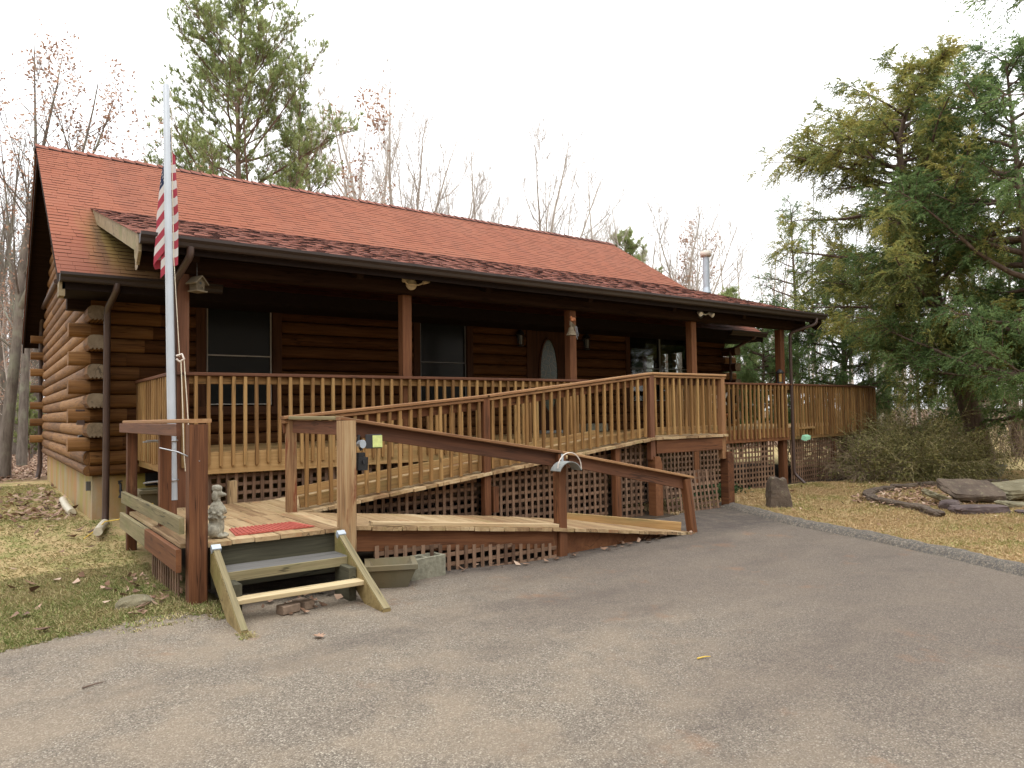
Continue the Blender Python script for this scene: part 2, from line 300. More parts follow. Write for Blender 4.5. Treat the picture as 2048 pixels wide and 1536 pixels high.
# ------------------------------------------------------------------ objects
def tag(o, label=None, cat=None, group=None, kind=None):
    if label: o['label'] = label
    if cat: o['category'] = cat
    if group: o['group'] = group
    if kind or cat: o['kind'] = kind or 'thing'
    return o
def empty(name, loc, label, cat, group=None):
    o = bpy.data.objects.new(name, None); COL.objects.link(o); o.location = loc; o.empty_display_size = .2
    return tag(o, label, cat, group)
class MB:
    """collects shapes; build() links them as ONE mesh. g = grain coordinates along each piece, r = one random tone per piece."""
    def __init__(s): s.v = []; s.f = []; s.mi = []; s.sm = []; s.g = []; s.r = []
    def add(s, vs, fs, g=None, r=None, mi=0, smooth=False):
        o = len(s.v); s.v += [tuple(x) for x in vs]
        r = random.random() if r is None else r
        s.g += [tuple(x) for x in (g if g is not None else vs)]; s.r += [r]*len(vs)
        for f in fs: s.f.append([i+o for i in f]); s.mi.append(mi); s.sm.append(smooth)
    def beam(s, a, b, w, h, up=(0, 0, 1), ch=.004, mi=0, r=None, twist=0, end_mi=None):
        """board from a to b (centre line), w across, h along up"""
        a = Vector(a); b = Vector(b); d = b-a; L = d.length; d.normalize(); up = Vector(up)
        sd = d.cross(up)
        if sd.length < 1e-6: sd = d.cross(Vector((0, 1, 0)))
        sd.normalize(); up = sd.cross(d).normalized()
        hw, hh = w/2, h/2; c = min(ch, hw*.4, hh*.4)
        prof = [(-hw+c, -hh), (hw-c, -hh), (hw, -hh+c), (hw, hh-c), (hw-c, hh), (-hw+c, hh), (-hw, hh-c), (-hw, -hh+c)]
        o = [random.uniform(0, 50) for _ in range(3)]
        vs = []; g = []
        for p0, t in ((a, 0.), (b, L)):
            for x, y in prof: vs.append(p0+sd*x+up*y); g.append((t+o[0], x+o[1], y+o[2]))
        fs = [[i, (i+1) % 8, 8+(i+1) % 8, 8+i] for i in range(8)]
        s.add(vs, fs, g, r, mi); s.r[-1] = s.r[-1]
        rr = s.r[-1]; em = mi if end_mi is None else end_mi
        s.add(vs[:8], [list(range(7, -1, -1))], [(x[1]*1.0, x[1]*.35+o[0], x[2]*.35) for x in g[:8]], rr, em)
        s.add(vs[8:], [list(range(8))], [(x[1]*1.0, x[1]*.35+o[0], x[2]*.35) for x in g[8:]], rr, em)
    def box(s, x0, x1, y0, y1, z0, z1, **k):
        dx, dy, dz = x1-x0, y1-y0, z1-z0; cx, cy, cz = (x0+x1)/2, (y0+y1)/2, (z0+z1)/2
        if dx >= dy and dx >= dz: s.beam((x0, cy, cz), (x1, cy, cz), dy, dz, (0, 0, 1), **k)
        elif dy >= dz: s.beam((cx, y0, cz), (cx, y1, cz), dx, dz, (0, 0, 1), **k)
        else: s.beam((cx, cy, z0), (cx, cy, z1), dx, dy, (0, 1, 0), **k)
    def prism(s, prof, a, b, side, up, mi=0, r=None, smooth=False, caps=True, cap_mi=None):
        """extrude a closed 2-D profile [(side, up)] from a to b"""
        a = Vector(a); b = Vector(b); side = Vector(side); up = Vector(up); n = len(prof); L = (b-a).length
        o = [random.uniform(0, 50) for _ in range(3)]
        vs = [p+side*x+up*y for p in (a, b) for x, y in prof]; g = [(t+o[0], x+o[1], y+o[2]) for t in (0, L) for x, y in prof]
        fs = [[i, (i+1) % n, n+(i+1) % n, n+i] for i in range(n)]
        if (b-a).dot(side.cross(up)) < 0: fs = [f[::-1] for f in fs]
        s.add(vs, fs, g, r, mi, smooth); rr = s.r[-1]
        if caps:
            cm = mi if cap_mi is None else cap_mi
            gg = [(x+o[0], x*.3+o[1], y*.3) for x, y in prof]
            s.add(vs[:n], [list(range(n))[::-1]], gg, rr, cm); s.add(vs[n:], [list(range(n))], gg, rr, cm)
    def tube(s, pts, rad, n=8, mi=0, r=None, caps=True, smooth=True):
        pts = [Vector(p) for p in pts]; rad = rad if isinstance(rad, (list, tuple)) else [rad]*len(pts)
        d0 = (pts[1]-pts[0]).normalized(); ref = Vector((0, 0, 1)) if abs(d0.z) < .9 else Vector((1, 0, 0))
        sd = d0.cross(ref).normalized(); vs = []; g = []; t = 0
        for i, p in enumerate(pts):
            d = (pts[min(i+1, len(pts)-1)]-pts[max(i-1, 0)]).normalized(); sd = (sd-d*sd.dot(d)).normalized(); up = sd.cross(d)
            if i: t += (p-pts[i-1]).length
            for k in range(n):
                an = 2*PI*k/n; vs.append(p+(sd*math.cos(an)+up*math.sin(an))*rad[i]); g.append((t, math.cos(an)*rad[i], math.sin(an)*rad[i]))
        fs = [[i*n+k, i*n+(k+1) % n, (i+1)*n+(k+1) % n, (i+1)*n+k][::-1] for i in range(len(pts)-1) for k in range(n)]
        s.add(vs, fs, g, r, mi, smooth); rr = s.r[-1]
        if caps:
            s.add(vs[:n], [list(range(n))], g[:n], rr, mi); s.add(vs[-n:], [list(range(n))[::-1]], g[-n:], rr, mi)
    def lathe(s, prof, c, n=20, mi=0, r=None, smooth=True, sx=1, sy=1):
        """[(radius, z)] turned about the vertical through c"""
        vs = []; c = Vector(c)
        for rr, z in prof:
            for k in range(n): a = 2*PI*k/n; vs.append(c+Vector((rr*math.cos(a)*sx, rr*math.sin(a)*sy, z)))
        fs = [[i*n+k, i*n+(k+1) % n, (i+1)*n+(k+1) % n, (i+1)*n+k] for i in range(len(prof)-1) for k in range(n)]
        s.add(vs, fs, None, r, mi, smooth)
        s.add(vs[:n], [list(range(n))[::-1]], None, r, mi); s.add(vs[-n:], [list(range(n))], None, r, mi)
    def build(s, name, mats, parent=None, loc=None):
        me = bpy.data.meshes.new(name)
        org = Vector((0, 0, 0))
        if parent is not None:
            p = parent
            while p is not None: org += p.location; p = p.parent
        if loc is not None: org = Vector(loc)
        me.from_pydata([(x-org.x, y-org.y, z-org.z) for x, y, z in s.v], [], s.f)
        for mm in (mats if isinstance(mats, (list, tuple)) else [mats]): me.materials.append(mm if not isinstance(mm, str) else M[mm])
        me.polygons.foreach_set('material_index', s.mi); me.polygons.foreach_set('use_smooth', s.sm)
        me.attributes.new('g', 'FLOAT_VECTOR', 'POINT').data.foreach_set('vector', np.array(s.g, 'f').ravel())
        me.attributes.new('r', 'FLOAT', 'POINT').data.foreach_set('value', np.array(s.r, 'f'))
        me.update()
        o = bpy.data.objects.new(name, me); COL.objects.link(o)
        if parent is not None: o.parent = parent
        elif loc is not None: o.location = loc
        return o
def np_mesh(name, V, F, mat, r=None, parent=None, loc=None, smooth=False):
    """V (n,3), F (m,k) arrays; r one value per vertex"""
    me = bpy.data.meshes.new(name); V = np.asarray(V, 'f'); F = np.asarray(F, 'i'); k = F.shape[1]
    me.vertices.add(len(V)); me.vertices.foreach_set('co', V.ravel())
    me.loops.add(F.size); me.loops.foreach_set('vertex_index', F.ravel())
    me.polygons.add(len(F)); me.polygons.foreach_set('loop_start', np.arange(0, F.size, k, dtype='i')); me.polygons.foreach_set('loop_total', np.full(len(F), k, 'i'))
    if smooth: me.polygons.foreach_set('use_smooth', np.ones(len(F), bool))
    me.update(calc_edges=True)
    if r is not None: me.attributes.new('r', 'FLOAT', 'POINT').data.foreach_set('value', np.asarray(r, 'f'))
    me.materials.append(M[mat] if isinstance(mat, str) else mat)
    o = bpy.data.objects.new(name, me); COL.objects.link(o)
    if parent is not None: o.parent = parent
    if loc is not None: o.location = loc
    return o
def one(name, mb, mats, label, cat, group=None, loc=None):
    return tag(mb.build(name, mats, None, loc), label, cat, group)

# ------------------------------------------------------------------ world, light
w = bpy.data.worlds.new('World'); sc.world = w; w.use_nodes = True; nt = w.node_tree; nt.nodes.clear(); q = NB(nt)
sky = q.n('ShaderNodeTexSky'); sky.sky_type = 'NISHITA'; sky.sun_disc = False
SUN_EL, SUN_AZ = math.radians(62), math.radians(215)     # compass-like azimuth from +Y clockwise: light from front left
sky.sun_elevation = SUN_EL; sky.sun_rotation = SUN_AZ; sky.air_density = 1.0; sky.dust_density = 6.0; sky.ozone_density = 1.0
hsv = q.n('ShaderNodeHueSaturation'); hsv.inputs['Saturation'].default_value = .06; q.l(sky.outputs[0], hsv.inputs['Color'])
tc = q.n('ShaderNodeTexCoord'); sx = q.n('ShaderNodeSeparateXYZ'); q.l(tc.outputs['Generated'], sx.inputs[0])
el = q.math('MAXIMUM', sx.outputs[2], 0.0)
over = q.n('ShaderNodeVectorMath', operation='SCALE'); over.inputs[0].default_value = (13.6, 13.7, 13.9); q.l(q.math('ADD', 1.0, q.math('MULTIPLY', el, .85)), over.inputs['Scale'])
cloud = q.mix(.85, hsv.outputs[0], over.outputs[0])                 # closed cloud deck, brighter overhead as overcast skies are
bg = q.n('ShaderNodeBackground'); bg.inputs[1].default_value = .105; q.l(cloud, bg.inputs[0])
wo = q.n('ShaderNodeOutputWorld'); q.l(bg.outputs[0], wo.inputs[0])
sun = bpy.data.objects.new('sun', bpy.data.lights.new('sun', 'SUN')); COL.objects.link(sun)
sun.data.energy = .9; sun.data.angle = math.radians(40); sun.data.color = (1, .97, .93)
sd = Vector((math.sin(SUN_AZ)*math.cos(SUN_EL), math.cos(SUN_AZ)*math.cos(SUN_EL), math.sin(SUN_EL)))
sun.rotation_euler = sd.to_track_quat('Z', 'Y').to_euler()
sc.view_settings.view_transform = 'Standard'; sc.view_settings.look = 'None'; sc.view_settings.exposure = 0.34; sc.view_settings.gamma = 1
sc.render.engine = 'CYCLES'; sc.cycles.use_denoising = True; sc.cycles.max_bounces = 6; sc.cycles.diffuse_bounces = 3; sc.cycles.transparent_max_bounces = 8
sc.cycles.sample_clamp_indirect = 4

# ------------------------------------------------------------------ ground
CP = np.array([(0, 0, 0), (0, 4, .0), (0, 8.4, .0), (-3, 2, 0.02), (-4, -3, -.06), (.2, -2.1, -.12), (.25, -4.9, -.13), (.35, -5.85, -.2), (1.3, -5.95, -.2), (-1.5, -5.3, -.17), (-3, -6, -.2),
    (2, -5.1, -.2), (4, -4.9, -.255), (6.2, -4.9, -.25), (8.5, -3.6, -.255), (6.9, -3.6, -.22), (10.3, -2.3, -.18), (11.8, -2.3, -.24), (12.4, -2.3, -.2), (14.5, -2.3, -.27), (7.8, -5.4, -.27), (7.1, -7.6, -.27), (6.7, -8.4, -.27),
    (10, -6, -.3), (13, -5, -.3), (18, -4, -.3), (16, -8, -.32), (3, -9, -.25), (-1, -11, -.25), (4, -14, -.25), (-6, -9, -.22), (5, 3, -.1), (10, 3, -.15), (14, 3, -.25), (5, 12, 0), (-8, 10, .05), (12, 14, -.15), (22, 6, -.4), (-12, 0, 0), (26, -10, -.4)], float)
def H(x, y):
    d2 = (CP[:, 0]-x)**2+(CP[:, 1]-y)**2+.15; wt = d2**-1.6
    far = 900.0**-1.6*40; h = (wt@CP[:, 2]+far*-.1)/(wt.sum()+far)
    return float(h + .025*mnoise.noise(Vector((x*.35, y*.35, 1.7))) )
# driveway outline
def wob(x, y, a): return a*mnoise.noise(Vector((x*3.1, y*3.1, 4.2)))+a*.5*mnoise.noise(Vector((x*9, y*9, 8.2)))
kerb = [(8.66, -3.45), (8.56, -3.72), (8.33, -4.27), (7.82, -5.43), (7.48, -6.63), (7.13, -7.61), (6.75, -8.42), (6.2, -9.5), (5.5, -10.9), (4.6, -12.6), (3.4, -14.6)]
def dense(poly, step):
    out = []
    for (x0, y0), (x1, y1) in zip(poly[:-1], poly[1:]):
        n = max(1, int(math.hypot(x1-x0, y1-y0)/step))
        out += [(x0+(x1-x0)*i/n, y0+(y1-y0)*i/n) for i in range(n)]
    return out+[poly[-1]]
left_edge = [(-14, -6.6), (-6, -5.75), (-2.2, -5.42), (-1.04, -5.31), (-.61, -5.19), (-.12, -5.12), (.18, -5.18), (.30, -5.45), (.40, -5.35), (.42, -4.6), (2.6, -4.3), (7.0, -3.9), (8.3, -3.4), (8.66, -3.45)]
outline = [(x+wob(x, y, .05), y+wob(y, x+5, .07)) for x, y in dense(left_edge, .09)[:-1]]
outline += [(x, y) for x, y in dense(kerb, .15)]+[(1.5, -17), (-14, -17)]
OUT = np.array(outline)
def inside(x, y):
    X, Y = OUT[:, 0], OUT[:, 1]; X2, Y2 = np.roll(X, -1), np.roll(Y, -1)
    c = ((Y > y) != (Y2 > y)) & (x < (X2-X)*(y-Y)/(Y2-Y+1e-12)+X)
    return bool(c.sum() % 2)
def edge_dist(x, y): return float(np.sqrt(((OUT-np.array((x, y)))**2).sum(1).min()))
xs = sorted(set([round(v, 3) for v in list(np.arange(-7, 20, .3))+list(np.arange(-30, -7, 1.5))+list(np.arange(20, 50, 1.5))+[-400, -250, -150, -90, -60, -40, 60, 80, 120, 200, 400]]))
ys = sorted(set([round(v, 3) for v in list(np.arange(-13, 10, .3))+list(np.arange(10, 50, 1.5))+list(np.arange(-30, -13, 2))+[-400, -200, -100, -60, -40, 60, 80, 120, 200, 400]]))
V = []; 
for y in ys:
    for x in xs:
        z = H(x, y)
        if -15 < x < 9 and -18 < y < -3:
            if inside(x, y) and edge_dist(x, y) > .02: z -= .06
        V.append((x, y, z))
nx = len(xs); F = [(j*nx+i, j*nx+i+1, (j+1)*nx+i+1, (j+1)*nx+i) for j in range(len(ys)-1) for i in range(nx-1)]
tag(np_mesh('ground', V, F, 'ground', smooth=True), 'winter yard of straw coloured grass, moss and leaf litter', None, None, 'structure')
pts = [Vector(p) for p in outline]; nb = len(pts)
for gx in np.arange(-13.8, 8.6, .35):
    for gy in np.arange(-16.8, -3.4, .35):
        if inside(gx, gy) and edge_dist(gx, gy) > .12: pts.append(Vector((gx+random.uniform(-.03, .03), gy+random.uniform(-.03, .03))))
res = delaunay_2d_cdt(pts, [(i, (i+1) % nb) for i in range(nb)], [list(range(nb))], 1, 1e-4)
dv = [(p.x, p.y, H(p.x, p.y)+.012) for p in res[0]]; df = [f for f in res[2] if len(f) == 3]
mb = MB(); mb.add(dv, [list(f) for f in df], smooth=True); tag(mb.build('driveway', 'asphalt'), 'worn chip-sealed driveway', None, None, 'structure')
kd = dense(kerb, .06); mb = MB(); vs = []
for i, (x, y) in enumerate(kd):
    a = Vector(kd[max(i-1, 0)]); b2 = Vector(kd[min(i+1, len(kd)-1)]); t = (b2-a).normalized(); nrm = Vector((-t.y, t.x))
    if nrm.x < 0: nrm = -nrm
    for o_, hz in ((-.06, .0), (-.02, .05), (.05, .085), (.13, .08), (.19, .05), (.24, -.05)):
        j = .02*mnoise.noise(Vector((x*8, y*8, o_*20)))+.014*mnoise.noise(Vector((x*19, y*19, o_*20))); vs.append((x+nrm.x*(o_+j), y+nrm.y*(o_+j), H(x, y)+.008+hz*(1+6*j)))
k6 = 6; fs = [[i*k6+k, i*k6+k+1, (i+1)*k6+k+1, (i+1)*k6+k] for i in range(len(kd)-1) for k in range(k6-1)]
mb.add(vs, fs, smooth=True); tag(mb.build('kerb', 'berm'), 'low grey asphalt kerb between driveway and lawn', None, None, 'structure')

# ------------------------------------------------------------------ the cabin
W, L, OV, EV, ZR, ZE = 8.445, 13.31, .417, .83, 6.261, 3.13
XP, YP, ZP, D, E2, XQ, ZF, PT = .161, 1.477, 3.30, 2.322, .371, 13.11, .587, .19
SL = (ZR-ZE)/(W/2+EV); ZPT = ZE+SL*(YP+EV); SL2 = (ZPT-ZP)/(YP+D+E2); Z0 = .727
cabin = empty('log_cabin', (0, 0, 0), 'long brown log cabin with orange shingle roof and covered front porch', 'house')
def logprof(z0, z1, bulge=.072, back=.1, n=9):
    pr = [(-back, z0), (0, z0)]
    for i in range(1, n): a = PI*i/n; pr.append((bulge*math.sin(a)**.75, (z0+z1)/2-(z1-z0)/2*math.cos(a)))
    return pr+[(0, z1), (-back, z1)]
def log(mb, axis, a, b, at, z0, z1, sgn, **k):
    """one wall log along X or Y, bulging to the outside (sgn)"""
    if axis == 'x': mb.prism(logprof(z0, z1), (a, at, 0), (b, at, 0), (0, sgn, 0), (0, 0, 1), smooth=True, **k)
    else: mb.prism(logprof(z0, z1), (at, a, 0), (at, b, 0), (sgn, 0, 0), (0, 0, 1), smooth=True, **k)
def split(a, b, holes):
    out = [(a, b)]
    for h0, h1 in holes:
        nw = []
        for s0, s1 in out:
            if h1 <= s0 or h0 >= s1: nw.append((s0, s1)); continue
            if h0 > s0: nw.append((s0, h0))
            if h1 < s1: nw.append((h1, s1))
        out = nw
    return out
def joints(a, b, rnd):
    """a wall log is made up of several lengths butted end to end"""
    cuts = [a]; x = a+rnd.uniform(1.6, 4)
    while x < b-1.0: cuts.append(x); x += rnd.uniform(2.8, 4.9)
    return list(zip(cuts, cuts[1:]+[b]))
rl = random.Random(3)
WIN = [(1.4675, 2.407, 1.525, 2.965), (4.983, 5.921, 1.525, 2.965), (10.09, 11.98, 1.56, 2.955)]
DOOR = (7.42, 8.32, .945, 3.0)
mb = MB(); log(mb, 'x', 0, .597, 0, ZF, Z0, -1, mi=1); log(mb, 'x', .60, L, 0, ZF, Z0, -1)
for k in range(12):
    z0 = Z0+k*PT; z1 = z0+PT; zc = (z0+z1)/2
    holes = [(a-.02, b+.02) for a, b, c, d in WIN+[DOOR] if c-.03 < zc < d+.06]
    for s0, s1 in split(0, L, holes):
        if s0 < .1: sj = rl.uniform(.35, .95); log(mb, 'x', s0, sj-.003, 0, z0, z1-.004, -1, mi=1); s0 = sj     # short lengths outside the porch, coloured lighter for the stronger light there
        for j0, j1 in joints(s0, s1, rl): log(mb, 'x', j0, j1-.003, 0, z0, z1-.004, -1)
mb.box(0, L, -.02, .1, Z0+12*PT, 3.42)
mb.build('front_wall', ['log_front', 'log_front_lit'], cabin)
def yl(z): return max(0, (z-ZE+.22)/SL-EV)
mb = MB(); log(mb, 'y', -.02, W, 0, ZF, Z0, -1)
for k in range(28):
    z0 = Z0+k*PT; a = yl(z0+PT*.5); b = W-a
    if b-a < .3: break
    for j0, j1 in joints(a, b, rl): log(mb, 'y', j0, j1-.003, 0, z0, z0+PT-.004, -1)
mb.build('gable_wall', 'log', cabin)
RO = [(1.19, 1.53), (1.66, 1.90), (2.17, 2.55)]
mb = MB(); log(mb, 'y', 0, W, L, ZF, Z0, 1)
for k in range(28):
    z0 = Z0+k*PT; a = yl(z0+PT*.5); b = W-a
    if b-a < .3: break
    for s0, s1 in split(a, b, RO if 1.5 < z0+PT/2 < 2.88 else []): log(mb, 'y', s0, s1, L, z0, z0+PT-.004, 1)
mb.build('side_wall', 'log', cabin)
mb = MB()
for k in range(-1, 13): log(mb, 'x', 0, L, W, Z0+k*PT, Z0+k*PT+PT-.004, 1)
mb.build('back_wall', 'log', cabin)
mb = MB(); mb.box(.11, L-.11, .11, W-.11, .85, .93); mb.box(.11, L-.11, .11, W-.11, 3.02, 3.06); mb.box(9.0, 9.08, .11, W-.11, .935, 3.015)
mb.build('inside_floor', 'interior', cabin)
mb = MB(); mb.box(.04, L-.04, .04, W-.04, -.6, ZF-.002, ch=.015); mb.build('foundation', 'foundation', cabin)
# log ends crossing at the corners
def endprof(w, h, notch=False, n=16):
    pr = []
    for i in range(n):
        a = 2*PI*(i+.5)/n; x = math.copysign(abs(math.cos(a))**.62, math.cos(a))*w/2; y = math.copysign(abs(math.sin(a))**.62, math.sin(a))*h/2; pr.append((x, y))
    if notch:
        top = [p for p in pr if p[1] > -h*.3]; top.sort(key=lambda p: math.atan2(p[1], p[0]))
        y0 = -h/2; n_ = h*.09
        pr = top+[]
        bot = [(-w*.34, y0*.95), (-w*.26, y0), (-w*.26, y0+n_), (-w*.16, y0+n_), (-w*.16, y0), (-w*.05, y0), (-w*.05, y0+n_), (w*.06, y0+n_), (w*.06, y0), (w*.17, y0), (w*.17, y0+n_), (w*.27, y0+n_), (w*.27, y0), (w*.34, y0*.95)]
        top.sort(key=lambda p: (math.atan2(p[1], p[0])+PI/2) % (2*PI)); pr = bot+top
    return pr
for k in (1, 3, 5, 7, 9):
    zc = Z0+(k+.5)*PT
    mb = MB(); mb.prism(endprof(.22, PT-.004), (-.25, .045, zc), (.02, .045, zc), (0, -1, 0), (0, 0, 1), smooth=False, r=.5+.25*math.sin(k*2.1)); mb.build('log_end', ['log'], cabin)
    mb = MB(); mb.prism(endprof(.22, PT-.004), (L+.42, .045, zc), (L-.02, .045, zc), (0, 1, 0), (0, 0, 1), cap_mi=1); mb.build('log_end', ['log', 'end_grain'], cabin)
mb = MB(); mb.box(-.27, .1, -.055, .14, Z0+11*PT-.02, 3.0); mb.build('plate_end', 'soffit', cabin)
for k in (2, 4, 6, 8, 10):
    zc = Z0+(k+.5)*PT
    mb = MB(); mb.prism(endprof(.215, PT, True), (.03, -.45, zc), (.03, .02, zc), (1, 0, 0), (0, 0, 1), mi=0, cap_mi=1); mb.build('log_end', ['log', 'end_grain'], cabin)
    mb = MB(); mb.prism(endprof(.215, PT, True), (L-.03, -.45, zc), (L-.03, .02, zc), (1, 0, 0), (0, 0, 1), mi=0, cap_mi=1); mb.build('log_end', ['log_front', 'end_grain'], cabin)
for i in range(7):
    zc = .92+.374*i; mb = MB(); mb.prism(endprof(.17, .17), (-.30, W-.02, zc), (.02, W-.02, zc), (0, -1, 0), (0, 0, 1)); mb.build('log_end', 'log', cabin)
# windows: trim, pale screen frame, dark panes
def window(x0, x1, z0, z1, frame, trimw=.15, double=False, pane='glass'):
    t = MB(); y0, y1 = -.085, .02
    t.box(x0-trimw, x0-.012, y0, y1, z0-.02, z1+.14); t.box(x1+.012, x1+trimw, y0, y1, z0-.02, z1+.14)
    t.box(x0-.01, x1+.01, y0+.003, y1, z1+.012, z1+.14); t.box(x0-trimw-.02, x1+trimw+.02, y0-.03, y1, z0-.15, z0-.022)
    wn = t.build('window', 'trim', cabin)
    fr = MB(); fw = .017; yf0, yf1 = -.055, -.03; zm = z0+(z1-z0)*.5
    xs_ = [x0, (x0+x1)/2, x1] if double else [x0, x1]
    for i, x in enumerate(xs_):
        ww = fw if not double or i != 1 else .04
        xa = x-ww/2 if 0 < i < len(xs_)-1 else (x if i == 0 else x-ww); fr.box(xa, xa+ww, yf0, yf1, z0, z1)
    for z in (z0, zm, z1-fw): fr.box(x0+fw+.001, x1-fw-.001, yf0+.003, yf1-.003, z, z+fw)
    fr.build('screen_frame', frame, wn)
    g = MB(); g.box(x0, x1, -.018, -.012, z0, z1, ch=.0001); g.build('pane', pane, wn)
    return wn
window(*WIN[0], 'screenframe'); window(*WIN[1], 'greyframe', .14); window(*WIN[2], 'greyframe', .14, True, 'clearglass')
# front door with an oval of leaded glass
d0, d1, dz0, dz1 = DOOR
t = MB(); t.box(d0-.13, d0-.002, -.085, .02, dz0, dz1+.13); t.box(d1+.002, d1+.13, -.085, .02, dz0, dz1+.13); t.box(d0-.001, d1+.001, -.083, .02, dz1, dz1+.13)
dr = MB(); dr.box(d0+.002, d1-.002, -.03, .03, dz0+.01, dz1-.004)
def oval(mb, cx, cz, rx, rz, w_, y0, y1, n=36):
    vs = []
    for k in range(n):
        a = 2*PI*k/n
        for rr in (1, 1+w_): vs += [(cx+(rx*rr if rr == 1 else rx+w_)*math.cos(a) if 0 else cx+(rx+(0 if rr == 1 else w_))*math.cos(a), y, cz+(rz+(0 if rr == 1 else w_))*math.sin(a)) for y in (y0, y1)]
    fs = []
    for k in range(n):
        a = k*4; b = ((k+1) % n)*4
        fs += [[a, b, b+2, a+2], [a+1, a+3, b+3, b+1], [a+2, b+2, b+3, a+3], [a, a+1, b+1, b]]
    mb.add(vs, fs)
ocx, ocz = (d0+d1)/2-.01, 2.07
oval(dr, ocx, ocz, .215, .70, .045, -.055, -.031)
door = dr.build('door', 'trim', cabin); t.build('door_frame', 'trim', door)
g = MB(); vs = [(ocx+.215*math.cos(2*PI*k/36), -.042, ocz+.70*math.sin(2*PI*k/36)) for k in range(36)]
g.add(vs+[(x, -.032, z) for x, y, z in vs], [list(range(36)), list(range(71, 35, -1))]+[[k, (k+1) % 36, 36+(k+1) % 36, 36+k] for k in range(36)]); g.build('oval_glass', 'leaded', door)
g = MB(); g.lathe([(.012, 0), (.03, .01), (.034, .03), (.02, .05)], (0, 0, 0), 12); hb = g.build('handle', 'brass', door); hb.location = (d1-.09, -.03, 1.95); hb.rotation_euler = (PI/2, 0, 0)
for x in (7.10, 8.79):     # lanterns either side of the door
    g = MB(); y = -.14; z = 2.72
    g.lathe([(.055, 0), (.065, .02), (.05, .03)], (x, y, z-.12), 8); g.lathe([(.085, 0), (.05, .06), (.012, .1)], (x, y, z+.11), 8); g.box(x-.03, x+.03, -.08, -.045, z-.05, z+.12); g.beam((x, -.08, z+.15), (x, y, z+.2), .015, .015)
    for a in range(4): g.beam((x+.052*math.cos(a*PI/2+.78), y+.052*math.sin(a*PI/2+.78), z-.1), (x+.06*math.cos(a*PI/2+.78), y+.06*math.sin(a*PI/2+.78), z+.11), .008, .008)
    o = g.build('wall_lantern', 'blackmetal', cabin); g = MB(); g.lathe([(.03, 0), (.035, .17)], (x, y, z-.08), 8); g.build('lamp_glass', 'fadecloth', o)
# roofs
def gable_slab(mb, th, x0, x1, sh=0):
    P = [(-EV+sh, ZE+sh*SL), (W/2, ZR), (W+EV-sh, ZE+sh*SL)]
    prof = P+[(W+EV-sh, ZE-th+sh*SL), (W/2, ZR-th), (-EV+sh, ZE-th+sh*SL)]
    mb.prism(prof, (x0, 0, 0), (x1, 0, 0), (0, 1, 0), (0, 0, 1))
mb = MB(); gable_slab(mb, .10, -OV+.03, L+OV-.03)
main_roof = mb.build('main_roof', 'soffit', cabin)
def rakes(x0, x1, name, parent, mat):
    mb = MB()
    for s in (1, -1):
        y0, y1 = (-EV, W/2) if s == 1 else (W+EV, W/2)
        prof = [(y0, ZE-.005), (y1, ZR-.005), (y1, ZR-.23), (y0, ZE-.23)]; mb.prism(prof, (x0, 0, 0), (x1, 0, 0), (0, 1, 0), (0, 0, 1))
    mb.build(name, mat, parent)
rakes(-OV, -OV+.028, 'rake_board', main_roof, 'soffit'); rakes(L+OV-.028, L+OV, 'rake_board', main_roof, 'soffit')
def shingles(P, v, nrm, length, x0, x1, expo, wmin, wmax, thick, rnd, overhang=.03):
    """courses of separate tabs: P a point of the eave line, v the up-slope direction"""
    mb = MB(); v = Vector(v).normalized(); nrm = Vector(nrm); n = int(length/expo)
    for i in range(n):
        s0 = i*expo-(overhang if i == 0 else 0); s1 = (i+1)*expo+.012; x = x0-rnd.uniform(0, wmin); thk = rnd.random() < .5
        wav = [rnd.uniform(-.004, .004) for _ in range(3)]
        while x < x1:
            w_ = rnd.uniform(wmin, wmax); a = max(x, x0); b = min(x+w_-.003, x1); x += w_
            if b-a < .02: continue
            thk = (not thk) if rnd.random() < .75 else thk; t = thick[1] if thk else thick[0]; t += rnd.uniform(0, .001); ss = s0+rnd.uniform(-.0015, .0015)+wav[0]*.4
            A = Vector((0, P[1], P[2]))+v*ss; B = Vector((0, P[1], P[2]))+v*s1
            p = [Vector((a, 0, 0))+A+nrm*t, Vector((b, 0, 0))+A+nrm*t, Vector((b, 0, 0))+B+nrm*.003, Vector((a, 0, 0))+B+nrm*.003, Vector((a, 0, 0))+A-nrm*.004, Vector((b, 0, 0))+A-nrm*.004]
            rr = rnd.random(); mb.add(p[:4], [[0, 1, 2, 3]], r=rr); mb.add([p[4], p[5], p[1], p[0]], [[0, 1, 2, 3]], r=rr, mi=1 if thk else 0)
            mb.add([p[1], p[5], p[2]], [[0, 1, 2]], r=rr); mb.add([p[0], p[3], p[4]], [[0, 1, 2]], r=rr)
    return mb
rs = random.Random(11)
nf = Vector((0, -SL, 1)).normalized(); ln = math.hypot(W/2+EV, ZR-ZE)
mb = shingles((0, -EV, ZE+.004), (0, 1, SL), nf, ln, -OV-.02, L+OV+.02, .135, .15, .34, (.0075, .0105), rs)
mb2 = shingles((0, W+EV, ZE+.004), (0, -1, SL), Vector((0, SL, 1)).normalized(), ln, -OV-.02, L+OV+.02, .27, .5, 1.2, (.005, .015), rs)
o_ = len(mb.v); mb.v += mb2.v; mb.g += mb2.g; mb.r += mb2.r; mb.f += [[i+o_ for i in f] for f in mb2.f]; mb.mi += mb2.mi; mb.sm += mb2.sm
mb.build('shingles', ['shingle', 'butt'], main_roof)
mb = MB(); x = -OV-.03        # ridge caps folded over the top
